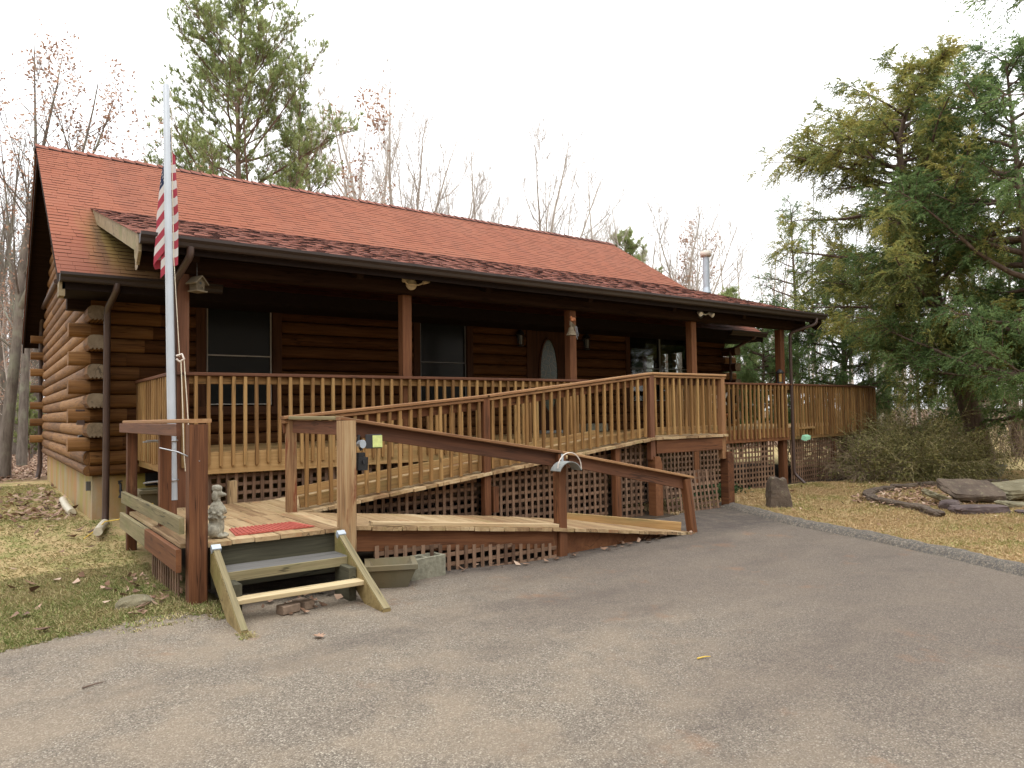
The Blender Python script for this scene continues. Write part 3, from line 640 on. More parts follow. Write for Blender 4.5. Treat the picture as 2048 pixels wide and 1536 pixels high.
while x < L+OV-.05:
    r_ = rs.random(); h = .03+rs.uniform(0, .012); x2 = min(x+.2, L+OV+.03)
    for s in (1, -1):
        p = [(x, W/2, ZR+h+.012), (x2+.03, W/2, ZR+h-.012), (x2+.03, W/2-s*.15, ZR+h-.012-.15*SL), (x, W/2-s*.15, ZR+h+.012-.15*SL)]
        mb.add(p, [[0, 1, 2, 3] if s < 0 else [3, 2, 1, 0]], r=r_)
        mb.add([p[3], p[2], (p[2][0], p[2][1], p[2][2]-.04), (p[3][0], p[3][1], p[3][2]-.05)], [[0, 1, 2, 3]], r=r_, mi=1)
    mb.add([(x, W/2, ZR+h+.012), (x, W/2-.15, ZR+h+.012-.15*SL), (x, W/2-.15, ZR-.15*SL-.02), (x, W/2, ZR), (x, W/2+.15, ZR-.15*SL-.02), (x, W/2+.15, ZR+h+.012-.15*SL)], [[0, 1, 2, 3], [3, 4, 5, 0]], r=r_, mi=1); x += .2
mb.build('ridge_cap', ['shingle_dark', 'butt'], main_roof)
GP = [(0, -.10), (.07, -.10), (.085, -.085), (.095, -.05), (.125, -.02), (.125, .012), (.11, .012), (.108, -.004), (0, -.004)]
def gutter(x0, x1, y, z, name, parent):
    mb = MB(); mb.prism(GP, (x0, y, z), (x1, y, z), (0, -1, 0), (0, 0, 1)); return mb.build(name, 'gutter', parent)
mb = MB(); mb.box(-OV+.03, L+OV-.03, -EV-.03, -EV+.0, ZE-.2, ZE-.003); mb.box(-OV+.03, L+OV-.03, -EV+.002, -.06, ZE-.2, ZE-.185); mb.build('fascia', 'darkroof', main_roof)
gutter(-OV, XP+1.3, -EV-.032, ZE-.01, 'gutter', main_roof); gutter(12.4, L+OV, -EV-.032, ZE-.01, 'gutter', main_roof)
mb = MB(); mb.box(-OV-.003, -OV+.06, -EV-.03, -EV+.2, ZE-.28, ZE-.1); mb.build('eave_return', 'fascia', main_roof)
# porch roof
YE = -D-E2
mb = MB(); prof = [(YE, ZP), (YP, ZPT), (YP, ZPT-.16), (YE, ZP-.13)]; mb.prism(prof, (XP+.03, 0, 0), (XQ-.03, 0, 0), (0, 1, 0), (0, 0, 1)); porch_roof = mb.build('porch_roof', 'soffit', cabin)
np_ = Vector((0, -SL2, 1)).normalized()
mb = shingles((0, YE, ZP+.004), (0, 1, SL2), np_, math.hypot(YP-YE, ZPT-ZP)+.12, XP-.02, XQ+.02, .13, .09, .24, (.006, .010), random.Random(5)); mb.build('shingles', ['shingle_dark', 'butt'], porch_roof)
for x0, x1, mt in ((XP, XP+.03, 'fascia'), (XQ-.03, XQ, 'soffit')):
    mb = MB(); mb.prism([(YE, ZP-.002), (YP, ZPT-.002), (YP, ZPT-.19), (YE+.26, ZP-.125), (YE+.26, ZP-.2), (YE+.13, ZP-.31), (YE, ZP-.19)], (x0, 0, 0), (x1, 0, 0), (0, 1, 0), (0, 0, 1)); mb.build('rake_board', mt, porch_roof)
mb = MB(); mb.box(XP+.032, XQ-.032, YE-.028, YE, ZP-.18, ZP-.003); mb.build('fascia', 'darkroof', porch_roof)
gutter(XP, XQ, YE-.03, ZP-.012, 'gutter', porch_roof)
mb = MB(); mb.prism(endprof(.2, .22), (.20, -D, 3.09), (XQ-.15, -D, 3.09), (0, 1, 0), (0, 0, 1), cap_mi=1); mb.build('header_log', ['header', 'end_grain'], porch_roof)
for i in range(7):      # rafters under the porch roof
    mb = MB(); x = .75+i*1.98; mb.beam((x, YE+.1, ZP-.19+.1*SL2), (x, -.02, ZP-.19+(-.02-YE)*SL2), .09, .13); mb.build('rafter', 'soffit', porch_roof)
# downspouts
def spout(name, pts, mat='brownmetal', r_=.034):
    P = [Vector(p) for p in pts]; out = [P[0]]
    for a, b, c in zip(P[:-2], P[1:-1], P[2:]):
        u = (a-b).normalized(); v = (c-b).normalized(); k = min(.07, (a-b).length*.4, (c-b).length*.4)
        out += [b+u*k, b+(u+v)*k*.3, b+v*k]
    out.append(P[-1]); mb = MB(); mb.tube(out, r_, 8); return mb.build(name, mat, cabin)
spout('downspout', [(.2, -EV-.09, ZE-.09), (.19, -EV-.09, 2.95), (.135, -.55, 2.76), (.13, -.55, .16), (.12, -.58, .0)], r_=.041)
spout('downspout', [(-.09, 4.32, 3.86), (-.09, 8.2, 3.85), (-.09, 8.55, 3.4), (-.09, 8.6, .25), (-.14, 8.55, .02)], r_=.05)
spout('downspout', [(.66, YE-.09, ZP-.1), (.655, YE-.09, ZP-.2), (.555, -D-.1, 2.84), (.555, -D-.1, .4), (.555, -D-.1, .05)], r_=.04)
spout('downspout', [(12.78, YE-.09, ZP-.1), (12.76, YE-.09, ZP-.22), (12.47, -D-.04, 2.93), (12.47, -D-.04, .0), (12.52, -D-.25, -.2)])
spout('downspout', [(13.3, -EV-.09, ZE-.1), (13.3, -EV-.09, 3.0), (13.2, -.3, 2.75), (13.2, -.3, 1.0)])
mb = MB(); mb.box(.68, .98, .0, .06, .41, .585, ch=.002); mb.build('foundation_vent', 'black', cabin)
mb = MB(); mb.box(-.015, .05, .18, .25, .38, .5); mb.build('anchor_plate', 'tread', cabin)
mb = MB(); mb.tube([(.36, .03, .47), (.36, -.07, .47), (.36, -.1, .44), (.36, -.1, .37)], .016, 8); mb.lathe([(.008, 0), (.032, .008), (.032, .016), (.008, .022)], (.36, -.07, .49), 10); mb.tube([(.36, -.1, .39), (.37, -.11, .33), (.35, -.11, .28)], .022, 8); mb.build('tap', 'blackmetal', cabin)
mb = MB(); mb.box(-.15, -.06, -.055, .05, 1.27, 1.47); mb.box(-.165, -.06, -.06, .06, 1.45, 1.475); mb.build('junction_box', 'brownmetal', cabin)
mb = MB(); mb.prism([(0, 0), (.07, .02), (.07, .16), (0, .18)], (-.02, .31, .96), (-.02, .52, .96), (-1, 0, 0), (0, 0, 1)); mb.build('vent_hood', 'black', cabin)
mb = MB(); mb.tube([(13.95, .95, .3), (13.95, .95, 4.2), (13.95, .95, 5.3)], .085, 14); mb.tube([(13.95, .95, 4.36), (13.95, .95, 4.50)], [.12, .088], 14); fl = mb.build('flue', 'galv', cabin)
mb = MB(); mb.lathe([(.10, 0), (.165, .01), (.165, .13), (.15, .14)], (13.95, .95, 5.3), 18, sx=.86, sy=.86); mb.build('flue_cap', 'cream', fl)
for px_, mt in ((3.54, 'cream_light'), (9.54, 'white')):      # twin spot lamps on the porch beam
    y = -D-.105; z = 3.11; g = MB()
    g.lathe([(.08, 0), (.08, .02), (.05, .03)], (0, 0, 0), 16); o = g.build('floodlight', mt if mt != 'white' else 'black', cabin); o.location = (px_, y, z); o.rotation_euler = (PI/2, 0, 0)
    for s in (-1, 1):
        g = MB(); g.tube([(px_, y-.04, z), (px_+s*.08, y-.06, z-.01), (px_+s*.15, y-.09, z+.02)], .012, 6); g.tube([(px_+s*.15, y-.07, z+.02), (px_+s*.17, y-.16, z+.05-(.08 if mt == 'white' else 0))], [.022, .045], 10); h = g.build('lamp_head', mt, cabin); h.parent = o; h.matrix_parent_inverse = Matrix.Rotation(-PI/2, 4, 'X') @ Matrix.Translation((-px_, -y, -z))

# ------------------------------------------------------------------ front porch
def sub(mb, name, mat, parent): return mb.build(name, mat, parent)
porch = empty('front_porch', (.63, -D, .94), 'raised wooden porch with long baluster railing along the cabin front', 'porch')
DZ = .945
A0 = Vector((12.38, -D, 0)); A1 = Vector((17.25, -1.6, 0)); ad = (A1-A0).normalized(); an = Vector((ad.y, -ad.x, 0))   # far deck turns back a little
mb = MB(); y = -D+.02
while y < -.08: mb.box(.64, 13.4, y, y+.136, DZ-.04, DZ, ch=.003); y += .14
mb.build('deck_floor', 'deckwet', porch)
mb = MB(); mb.add([(13.4, -D+.16, DZ-.04), (A1.x, A1.y+.02, DZ-.04), (17.1, 2.6, DZ-.04), (13.4, 2.6, DZ-.04), (13.4, -D+.16, DZ), (A1.x, A1.y+.02, DZ), (17.1, 2.6, DZ), (13.4, 2.6, DZ)], [[0, 3, 2, 1], [4, 5, 6, 7], [0, 1, 5, 4], [1, 2, 6, 5], [2, 3, 7, 6], [3, 0, 4, 7]]); mb.build('side_deck_floor', 'deckwet', porch)
mb = MB(); mb.beam((.6, -D, .815), (6.9, -D, .815), .04, .25); mb.beam((.6, -D+.02, .815), (.6, -.09, .815), .04, .25); mb.build('fascia_board', 'deckwet', porch)
mb = MB(); mb.beam((8.62, -D, .815), (12.38, -D, .815), .04, .25); mb.build('fascia_board', 'red', porch)
mb = MB(); mb.beam(A0+Vector((.06, .01, .815)), A1+Vector((0, 0, .815)), .04, .25); mb.beam(A1+Vector((0, .03, .815)), (17.1, 2.6, .815), .04, .25); mb.build('fascia_board', 'deckwet', porch)
for x, z0 in ((.64, .0), (3.5516, .0), (6.5538, .0), (9.515, .0), (12.3, -.25)):
    mb = MB(); mb.box(x-.07, x+.07, -D-.03+.06, -D+.11+.06, z0, 2.985, ch=.008); mb.build('post', 'red', porch)
mb = MB(); mb.box(.60, .74, -D-.025, -D+.02, .3, 2.98); mb.build('post_casing', 'darkrail', porch)
def balusters(parent, a, b, spacing, zb, zt, off, mat='bal', first=0., jit=.006, size=.038):
    """square balusters from a to b; zb, zt give bottom and top at t in 0..1"""
    a = Vector(a); b = Vector(b); Ls = (b-a).length; d = (b-a)/Ls; t = first; n = 0
    while t < Ls-.02:
        p = a+d*t; f = t/Ls; mb = MB(); jz = random.uniform(-.012, .012); tilt = d*random.uniform(-jit, jit)
        lo = p+Vector(off)+Vector((0, 0, zb(f)+jz)); hi = p+Vector(off)+tilt+Vector((0, 0, zt(f)))
        mb.beam(lo, hi, size, size, (Vector(off).normalized() if Vector(off).length else (0, 1, 0)), ch=.003); mb.build('baluster', mat, parent); t += spacing
def rail(parent, a, b, ztop, capmat, name='railing', capw=.14, side=(0, -1, 0), submat=None):
    a = Vector(a); b = Vector(b); mb = MB(); up = Vector((0, 0, 1)); za, zb2 = ztop
    mb.beam(a+up*(za-.019), b+up*(zb2-.019), capw, .038, up, ch=.006); s = Vector(side)
    mb.beam(a-s*.01+up*(za-.085), b-s*.01+up*(zb2-.085), .038, .09, up, mi=1)
    return mb.build(name, [capmat, submat or 'bal'], parent)
r1 = rail(porch, (.56, -D, 0), (6.78, -D, 0), (1.861, 1.861), 'darkrail')
balusters(r1, (.672, -D, 0), (6.75, -D, 0), .1367, lambda f: .785, lambda f: 1.82, (0, -.041, 0))
r2 = rail(porch, (.6, -.07, 0), (.6, -D+.07, 0), (1.861, 1.861), 'darkrail', side=(-1, 0, 0))
balusters(r2, (.6, -.15, 0), (.6, -D+.02, 0), .1367, lambda f: .785, lambda f: 1.82, (-.041, 0, 0))
r3 = rail(porch, (8.64, -D, 0), (12.34, -D, 0), (1.861, 1.861), 'darkrail')
balusters(r3, (8.656, -D, 0), (12.4, -D, 0), .1337, lambda f: .76, lambda f: 1.82, (0, -.041, 0), 'bal')
r4 = rail(porch, A0+ad*.02, A1+ad*.07, (1.861, 1.88), 'darkrail', side=an)
balusters(r4, A0+ad*.22, A1, .137, lambda f: .76, lambda f: 1.825, tuple(an*.041), 'bal')
r5 = rail(porch, A1+Vector((0, .1, 0)), (17.1, 2.6, 0), (1.88, 1.87), 'darkrail', side=(1, 0, 0)); balusters(r5, A1+Vector((0, .2, 0)), (17.1, 2.6, 0), .137, lambda f: .76, lambda f: 1.825, (.041, 0, 0))
r6 = rail(porch, (13.5, 2.6, 0), (17.0, 2.6, 0), (1.87, 1.87), 'darkrail', side=(0, 1, 0)); balusters(r6, (13.6, 2.6, 0), (17.0, 2.6, 0), .137, lambda f: .76, lambda f: 1.825, (0, .041, 0))
for p in (A1, Vector((17.1, 2.6, 0)), Vector((15.2, 2.55, 0)), Vector((14.8, -1.95, 0))):
    mb = MB(); mb.box(p.x-.045, p.x+.045, p.y+.03, p.y+.12, -.45, 1.82); mb.build('post', 'red', porch)
def lattice(name, parent, a, b, top, bot, mat='lattice', pitch=.101, lw=.040, side=None, skipz=0, verts_front=True):
    """laths nailed crosswise; a, b ends of the foot line (z ignored), top/bot functions of t in 0..1"""
    a = Vector((a[0], a[1], 0)); b = Vector((b[0], b[1], 0)); Ls = (b-a).length; d = (b-a)/Ls; s = Vector((d.y, -d.x, 0)); up = Vector((0, 0, 1)); mb = MB()
    t = lw*.6
    while t < Ls-.01:
        f = t/Ls; p = a+d*t; mb.beam(p+s*.008+up*(bot(f)+random.uniform(-.01, .01)), p+s*.008+up*(top(f)+random.uniform(-.004, .004)), lw, .009, s, ch=.001); t += pitch+random.uniform(-.003, .003)
    zmin = min(bot(0), bot(1)); zmax = max(top(0), top(1)); z = zmin+.05
    while z < zmax-.02:
        ok = [i/40 for i in range(41) if bot(i/40)-.03 < z < top(i/40)-.005]
        if ok and max(ok)-min(ok) > .05: mb.beam(a+d*(Ls*min(ok))-s*.002+up*(z+random.uniform(-.003, .003)), a+d*(Ls*max(ok))-s*.002+up*z, .009, lw, up, ch=.001)
        z += pitch
    return mb.build(name, mat, parent)
xl = .75
while xl < 11.95:
    x2 = min(xl+2.38, 11.95); g0, g1 = H(xl, -D)-.03, H(x2, -D)-.03
    lattice('lattice_panel', porch, (xl, -D+.06), (x2-.012, -D+.06), lambda f: .70, lambda f: g0+(g1-g0)*f); xl = x2
B0 = A0+ad*.15+Vector((0, .05, 0)); B1 = A1+Vector((0, .05, 0)); Bm = (B0+B1)/2
for P, Q in ((B0, Bm-ad*.01), (Bm, B1)):
    lattice('lattice_panel', porch, P, Q, lambda f: .70, lambda f: -.36)
mb = MB(); mb.box(1.17, 1.26, -D-.06, -D+.03, .2, .6); mb.build('stub_post', 'deck', porch)

# ------------------------------------------------------------------ wheelchair ramp
ramp = empty('wheelchair_ramp', (1.5, -3.7, .3), 'two-flight wooden wheelchair ramp with landing, folding back beside the porch', 'ramp')
YA, YB = -3.6, -4.9
def zu(x): return .345+(DZ-.345)*max(0, min(1, (x-1.6)/5.3))
def zl(x): return .345 if x < 1.55 else (.345-.26*(x-1.55)/2.34 if x < 3.89 else .085-.31*(x-3.89)/2.36)
def zcap(x): return 1.346+(1.572-1.346)*(x-1.4)/2.53 if x < 3.93 else (1.572+(1.915-1.572)*(x-3.93)/2.97 if x < 6.9 else 1.915)
rp = random.Random(4)
def planks(name, x0, x1, y0, y1, zf, th=.036, wid=(.138, .19), mat='deck', cut=.012):
    mb = MB(); x = x0
    while x < x1-.03:
        w_ = rp.uniform(*wid); w_ = min(w_, x1-x); a = x+.003; b = x+w_-.003
        ya = y0+rp.uniform(-cut, cut); yb_ = y1+rp.uniform(-cut, cut); za, zb_ = zf(a), zf(b); dz = rp.uniform(-.003, .003)
        mid = (a+b)/2; up = Vector((-(zb_-za), 0, b-a)).normalized()
        mb.beam((mid, ya, (za+zb_)/2-th/2+dz), (mid, yb_, (za+zb_)/2-th/2+dz), b-a, th, up, ch=.004); x += w_
    return mb.build(name, mat, ramp)
planks('landing_deck', .31, 1.43, -5.0, -3.71, lambda x: .345, wid=(.18, .22))
planks('upper_flight_deck', .13, 6.9, -3.70, -2.40, zu, wid=(.14, .2))
planks('platform_deck', 6.9, 8.6, -3.70, -2.36, lambda x: DZ)
planks('lower_flight_deck', 1.58, 6.25, -4.99, -3.74, zl)
for xa, xb in ((.13, .305), (1.435, 1.577)):
    mb = MB(); mb.box(xa, xb, -4.90, -3.715, .307, .343); mb.build('edge_plank', 'deck', ramp)
for xa, xb in ((1.75, 3.86), (4.0, 6.10), (6.24, 6.84)):
    lattice('lattice_panel', ramp, (xa, -3.50), (xb, -3.50), lambda f, a=xa, b=xb: zu(a+(b-a)*f)-.045, lambda f, a=xa, b=xb: H(a+(b-a)*f, -3.5)-.03)
mb = MB(); mb.beam((1.6, -3.3, zu(1.6)-.10), (6.85, -3.3, zu(6.85)-.10), .04, .13); mb.beam((1.6, -2.5, zu(1.6)-.10), (6.85, -2.5, zu(6.85)-.10), .04, .13); mb.build('joist', 'soffit', ramp)
mb = MB(); mb.beam((6.97, -3.64, .80), (8.5, -3.64, .80), .04, .2); mb.beam((8.58, -3.6, .8), (8.58, -2.4, .8), .04, .2); mb.build('platform_rim', 'red', ramp)
mb = MB(); mb.beam((1.58, -3.555, zu(1.58)+.085), (6.86, -3.555, zu(6.86)+.085), .038, .12); mb.beam((6.97, -3.555, DZ+.085), (8.5, -3.555, DZ+.085), .038, .12); mb.build('curb_board', 'deckwet', ramp)
mb = MB(); mb.beam((1.9, -2.43, zu(1.9)+.05), (6.86, -2.43, zu(6.86)+.05), .038, .1); mb.build('curb_board', 'deckwet', ramp)
# posts: slim above, stout below
for x, z0, z1, mt, s in ((1.47, .33, 1.30, 'peel', .095), (3.93, -.12, 1.535, 'red', .095), (6.9, .62, 1.875, 'darkrail', .095), (8.555, .55, 1.875, 'cap', .095), (6.17, -.25, .86, 'red', .1)):
    mb = MB(); mb.box(x-s/2, x+s/2, YA-s/2-.01, YA+s/2-.01, z0, z1, ch=.006); mb.build('post', mt, ramp)
for x in (6.97, 8.66):
    mb = MB(); z0 = H(x, YA)-.1; mb.prism([(-.075, z0), (.075, z0), (.075, .56), (.03, .66), (-.075, .66)], (x, YA-.09, 0), (x, YA+.06, 0), (1, 0, 0), (0, 0, 1)); mb.build('post', 'red', ramp)
mb = MB(); mb.box(4.03, 4.11, -3.63, -3.56, .1, .42); mb.build('post_block', 'red', ramp)
# upper railing: two boards laid as a cap
caps = [(1.38, zcap(1.38)), (3.93, zcap(3.93)), (6.9, 1.915), (8.63, 1.915)]
ur = MB()
for i, ((x0, z0), (x1, z1)) in enumerate(zip(caps[:-1], caps[1:])):
    e = .03 if i == 0 else -.002
    ur.beam((x0, YA, z0-.017), (x1+e, YA, z1-.017+(e*.09 if i == 0 else 0)), .15, .034, ch=.006, r=.35+.3*i); ur.beam((x0+.01, YA+.004, z0-.058), (x1, YA+.004, z1-.058), .12, .034, ch=.006, mi=1)
    ur.beam((x0+.02, YA+.03, z0-.13), (x1, YA+.03, z1-.13), .038, .1, mi=2)
up_r = ur.build('upper_railing', ['cap', 'cap', 'red'], ramp)
for x0, x1, f0 in ((1.63, 3.86, 0), (4.02, 6.84, 0), (6.99, 8.50, 0)):
    balusters(up_r, (x0, YA, 0), (x1, YA, 0), .1375, lambda f, a=x0, b=x1: zu(a+(b-a)*f)+.028, lambda f, a=x0, b=x1: zcap(a+(b-a)*f)-.075, (0, -.025, 0), jit=.012)
sr = rail(ramp, (8.56, YA+.09, 0), (8.56, -D-.09, 0), (1.905, 1.905), 'cap', 'side_railing', side=(1, 0, 0)); balusters(sr, (8.56, YA+.16, 0), (8.56, -D-.1, 0), .137, lambda f: .97, lambda f: 1.86, (.041, 0, 0))
# landing cross rail and the lower handrail
mb = MB(); mb.beam((1.46, YA-.09, 1.325), (1.5, YB+.08, 1.318), .09, .034, ch=.006); mb.beam((1.48, YA-.09, 1.235), (1.52, YB+.08, 1.228), .038, .13, mi=1); mb.build('cross_rail', ['oldgreen', 'darkrail'], ramp)
hr = MB(); hz = [(1.46, 1.335), (4.05, .915), (6.24, .495)]
for (x0, z0), (x1, z1) in zip(hz[:-1], hz[1:]):
    hr.beam((x0, YB, z0-.017), (x1, YB, z1-.017), .13, .03, ch=.005); hr.beam((x0+.15, YB+.02, z0-.11), (x1, YB+.02, z1-.11), .038, .15, mi=1)
hr.build('handrail', ['cap', 'darkrail'], ramp)
mb = MB(); mb.box(1.435, 1.57, -5.045, -4.905, -.22, 1.297, ch=.01); mb.build('post', 'peel', ramp)
mb = MB(); mb.box(4.05-.055, 4.05+.055, YB-.055, YB+.055, -.32, .88, ch=.006); mb.box(3.93, 3.99, YB-.02, YB+.06, -.3, .0); mb.build('post', 'red', ramp)
mb = MB(); mb.beam((6.26, YB, -.3), (6.13, YB, .47), .1, .1, (0, 1, 0), ch=.006); mb.build('post', 'red', ramp)
mb = MB(); mb.beam((1.76, YB-.02, zl(1.76)+.021), (3.98, YB-.02, zl(3.98)+.021), .085, .038); mb.build('edge_board', 'deck', ramp)
mb = MB(); mb.beam((5.12, -3.75, -.045), (6.13, -4.82, -.15), .038, .11); mb.build('edge_board', 'deckwet', ramp)
mb = MB(); mb.beam((1.62, YB+.0, .20), (3.98, YB+.0, -.06), .038, .2); mb.build('lower_rim_board', 'red', ramp)
mb = MB(); mb.prism([(4.12, zl(4.12)-.05), (6.1, zl(6.1)-.05), (6.1, -.34), (4.12, -.34)], (0, YB+.03, 0), (0, YB+.07, 0), (1, 0, 0), (0, 0, 1)); mb.build('lower_rim_board', 'red', ramp)
lattice('lattice_strip', ramp, (1.78, YB-.045), (3.96, YB-.03), lambda f: .14-.24*f, lambda f: -.24-.05*f, pitch=.098)
# left side of the landing
mb = MB(); mb.box(.165, .305, -5.05, -4.91, -.22, 1.29, ch=.01); mb.build('post', 'red', ramp)
for y, z0, z1, x in ((-3.72, -.2, 1.28, .235), (-2.08, -.25, 1.28, .2)):
    mb = MB(); mb.box(x-.05, x+.05, y-.05, y+.05, z0, z1, ch=.006); mb.build('post', 'red', ramp)
mb = MB(); mb.beam((.22, -1.86, 1.305), (.26, -4.99, 1.318), .17, .034, ch=.006); mb.beam((.12, -1.88, 1.24), (.14, -4.79, 1.245), .038, .1, mi=1); mb.build('side_rail', ['cap', 'darkrail'], ramp)
mb = MB(); mb.beam((.12, -2.05, .475), (.12, -5.0, .495), .04, .125); mb.build('guard_board', 'oldgreen', ramp)
mb = MB(); mb.beam((.10, -2.1, .23), (.10, -3.62, .23), .04, .17); mb.build('side_fascia', 'oldgreen', ramp)
mb = MB(); mb.beam((.10, -3.625, .225), (.10, -4.99, .225), .04, .18); mb.build('side_fascia', 'red', ramp)
lattice('side_lattice', ramp, (.16, -3.6), (.16, -4.8), lambda f: .16, lambda f: -.2)
mb = MB(); mb.box(.35, 1.43, -4.955, -4.92, .13, .305); mb.box(.36, 1.43, -4.93, -4.90, -.05, .12); mb.build('riser_board', 'riser', ramp)

# ------------------------------------------------------------------ entry steps
steps = empty('entry_steps', (.85, -5.5, -.2), 'three open wooden steps with mossy sloping side boards up to the landing', 'steps')
for xa, xb, ye in ((.345, .36, -5.86), (1.385, 1.41, -5.97)):
    mb = MB(); mb.prism([(-5.03, .33), (-5.03, .12), (ye+.17, -.26), (ye, -.24), (ye-.01, -.16)], (xa-.02, 0, 0), (xb+.02, 0, 0), (0, 1, 0), (0, 0, 1)); so = mb.build('stringer', 'stringer', steps)
    mb = MB(); mb.beam((((xa+xb)/2), -5.05, .334), ((xa+xb)/2, ye-.01, -.155), xb-xa+.034, .008, (0, .5, .8)); mb.build('worn_edge', 'oldgreen', so)
    g = MB(); c = Vector(((xa+xb)/2, -5.12, .285)); g.beam(c+Vector((-.035, .03, .02)), c+Vector((.035, .03, .02)), .055, .05, (0, -.5, .8)); g.build('metal_bracket', 'galv', so)
    g = MB(); x = xb+.05 if xa < 1 else xa-.06; g.box(x-.03, x+.03, -5.5, -5.2, -.2, .09); g.build('cleat', 'riser', steps)
mb = MB(); mb.box(.385, 1.365, -5.3, -5.03, .115, .155, ch=.006); mb.build('tread', 'tread', steps)
mb = MB(); mb.box(.385, 1.36, -5.312, -5.302, .075, .15); mb.build('nosing', 'oldgreen', steps)
mb = MB(); mb.beam((.385, -5.54, -.02), (1.40, -5.57, -.015), .13, .036, ch=.004); mb.build('tread', 'pale', steps)

# ------------------------------------------------------------------ small things
mb = MB(); P0 = Vector((.40, -3.25, .36)); P1 = Vector((.40, -2.82, 4.92)); pd = (P1-P0).normalized()
def pole(z): return P0+(P1-P0)*((z-P0.z)/(P1.z-P0.z))
fp = empty('flag_pole', tuple(P0), 'tall white metal flag pole strapped to a post on the landing', 'flagpole')
mb.tube([pole(.52), pole(1.6), pole(3.2), pole(4.9), pole(4.925)], [.043, .042, .037, .032, .022], 14); mb.build('pole', 'polewhite', fp)
mb = MB(); mb.tube([pole(.346), pole(.52)], .036, 12); mb.build('socket', 'darkrail', fp)
for z in (.72, 1.115):
    mb = MB(); c = pole(z); mb.tube([c+Vector((.05*math.cos(a), .05*math.sin(a), 0)) for a in np.linspace(-2.2, 2.2, 12)], .008, 6)
    mb.tube([c+Vector((-.02, .05, 0)), c+Vector((-.22, -.12, 0)), c+Vector((-.29, -.17, 0))], .009, 6); mb.tube([c+Vector((-.02, -.05, .0)), c+Vector((-.2, -.22, .012)), c+Vector((-.28, -.28, .012))], .009, 6)
    mb.tube([c+Vector((-.14, -.06, -.01)), c+Vector((-.13, -.19, .035))], .011, 6); mb.build('strap', 'steel', fp)
mb = MB(); c = pole(1.95)
mb.tube([c+Vector((.05, -.02, .03)), c+Vector((.10, -.04, .05)), c+Vector((.12, -.05, .0)), c+Vector((.08, -.03, -.03)), c+Vector((.05, -.02, .0))], .012, 6); mb.build('cleat', 'cream', fp)
mb = MB()
for s in (0, 1): mb.tube([pole(1.94)+Vector((.09+.03*s, -.04, 0)), pole(1.5)+Vector((.1+.045*s, -.03+.01*s, 0)), pole(1.0)+Vector((.105+.06*s, -.02, 0)), pole(.8)+Vector((.12, -.01, 0))], .0055, 5)
mb.tube([pole(4.86)+Vector((.045, 0, 0)), pole(3)+Vector((.045, -.01, 0)), pole(1.97)+Vector((.08, -.03, 0))], .004, 5); mb.build('rope', 'rope', fp)
# the flag hangs in limp folds from the halyard
for nm, cc in (('flag_red', (.40, .06, .085)), ('flag_white', (.66, .63, .60)), ('flag_blue', (.03, .04, .09))):
    m, nt, b = newmat(nm); b.inputs['Base Color'].default_value = (*cc, 1); b.inputs['Roughness'].default_value = .85; b.inputs['Specular IOR Level'].default_value = .15
    t = nt.nodes.new('ShaderNodeBsdfTranslucent'); t.inputs[0].default_value = (*cc, 1); mx = nt.nodes.new('ShaderNodeMixShader'); mx.inputs[0].default_value = .3
    nt.links.new(b.outputs[0], mx.inputs[1]); nt.links.new(t.outputs[0], mx.inputs[2]); nt.links.new(mx.outputs[0], [x for x in nt.nodes if x.type == 'OUTPUT_MATERIAL'][0].inputs[0]); M[nm] = m
FL, FH = 1.42, .9
def flagpt(u, v):
    """u along the fly, v down the hoist (both 0..1): the fly swings down and folds back and forth"""
    z = 4.40-v*1.2-.30*u**.9
    key = [(0, .03, -.02), (.10, .015, -.07), (.34, -.125, -.05), (.40, -.135, .0), (.55, -.04, .07), (.72, .075, .05), (.80, .10, .0), (.9, .05, -.045), (1, -.06, -.03)]
    for (a, xa, ya), (b_, xb, yb_) in zip(key[:-1], key[1:]):
        if u <= b_: t = (u-a)/(b_-a); t = t*t*(3-2*t); x = xa+(xb-xa)*t; y = ya+(yb_-ya)*t; break
    top = min(1, v*1.3+.25); x *= top; x -= .07*max(0, (4.28-z)/1.5); sw = .012*math.sin(9*v+6*u)
    z -= .8*max(0, -x); z += .10*max(0, x-.03)/.1*1.1
    p = pole(min(4.9, max(.5, z))); c = Vector((R_.x, R_.y, 0)).normalized(); dd = Vector((_f.x, _f.y, 0)).normalized()
    return Vector((p.x, p.y, z))+c*(x+sw*.5)+dd*(y+.105+.02*math.sin(7*v+11*u)*u)
mb = MB(); NU, NV = 64, 65
vs = [flagpt(i/NU, j/NV) for j in range(NV+1) for i in range(NU+1)]
groups = {0: [], 1: [], 2: []}
for j in range(NV):
    st = int(j/NV*13); 
    for i in range(NU):
        mi = 2 if (i/NU < .36 and st < 5) else (0 if st % 2 == 0 else 1); groups[mi].append([j*(NU+1)+i, j*(NU+1)+i+1, (j+1)*(NU+1)+i+1, (j+1)*(NU+1)+i])
mb.add(vs, groups[0], smooth=True, mi=0)
for mi in (1, 2):
    for f in groups[mi]: mb.f.append(f); mb.mi.append(mi); mb.sm.append(True)
for row in range(9):
    for k in range(6 if row % 2 == 0 else 5):
        u = .36*((k*2+1+(row % 2))/12); v = 5/13*(row+1)/10; p = flagpt(u, v); du = (flagpt(u+.01, v)-p).normalized(); dv = (flagpt(u, v+.01)-p).normalized(); n = du.cross(dv).normalized()
        for s in (1, -1):
            sv = [p+n*.003*s+(du*math.cos(a*PI/5+.3)+dv*math.sin(a*PI/5+.3))*(.017 if a % 2 == 0 else .007) for a in range(10)]; mb.add(sv, [list(range(10))], mi=1)
fo = mb.build('flag', ['flag_red', 'flag_white', 'flag_blue'], None, tuple(pole(3.4))); tag(fo, 'faded american flag with stars and stripes hanging limp from the pole', 'flag')
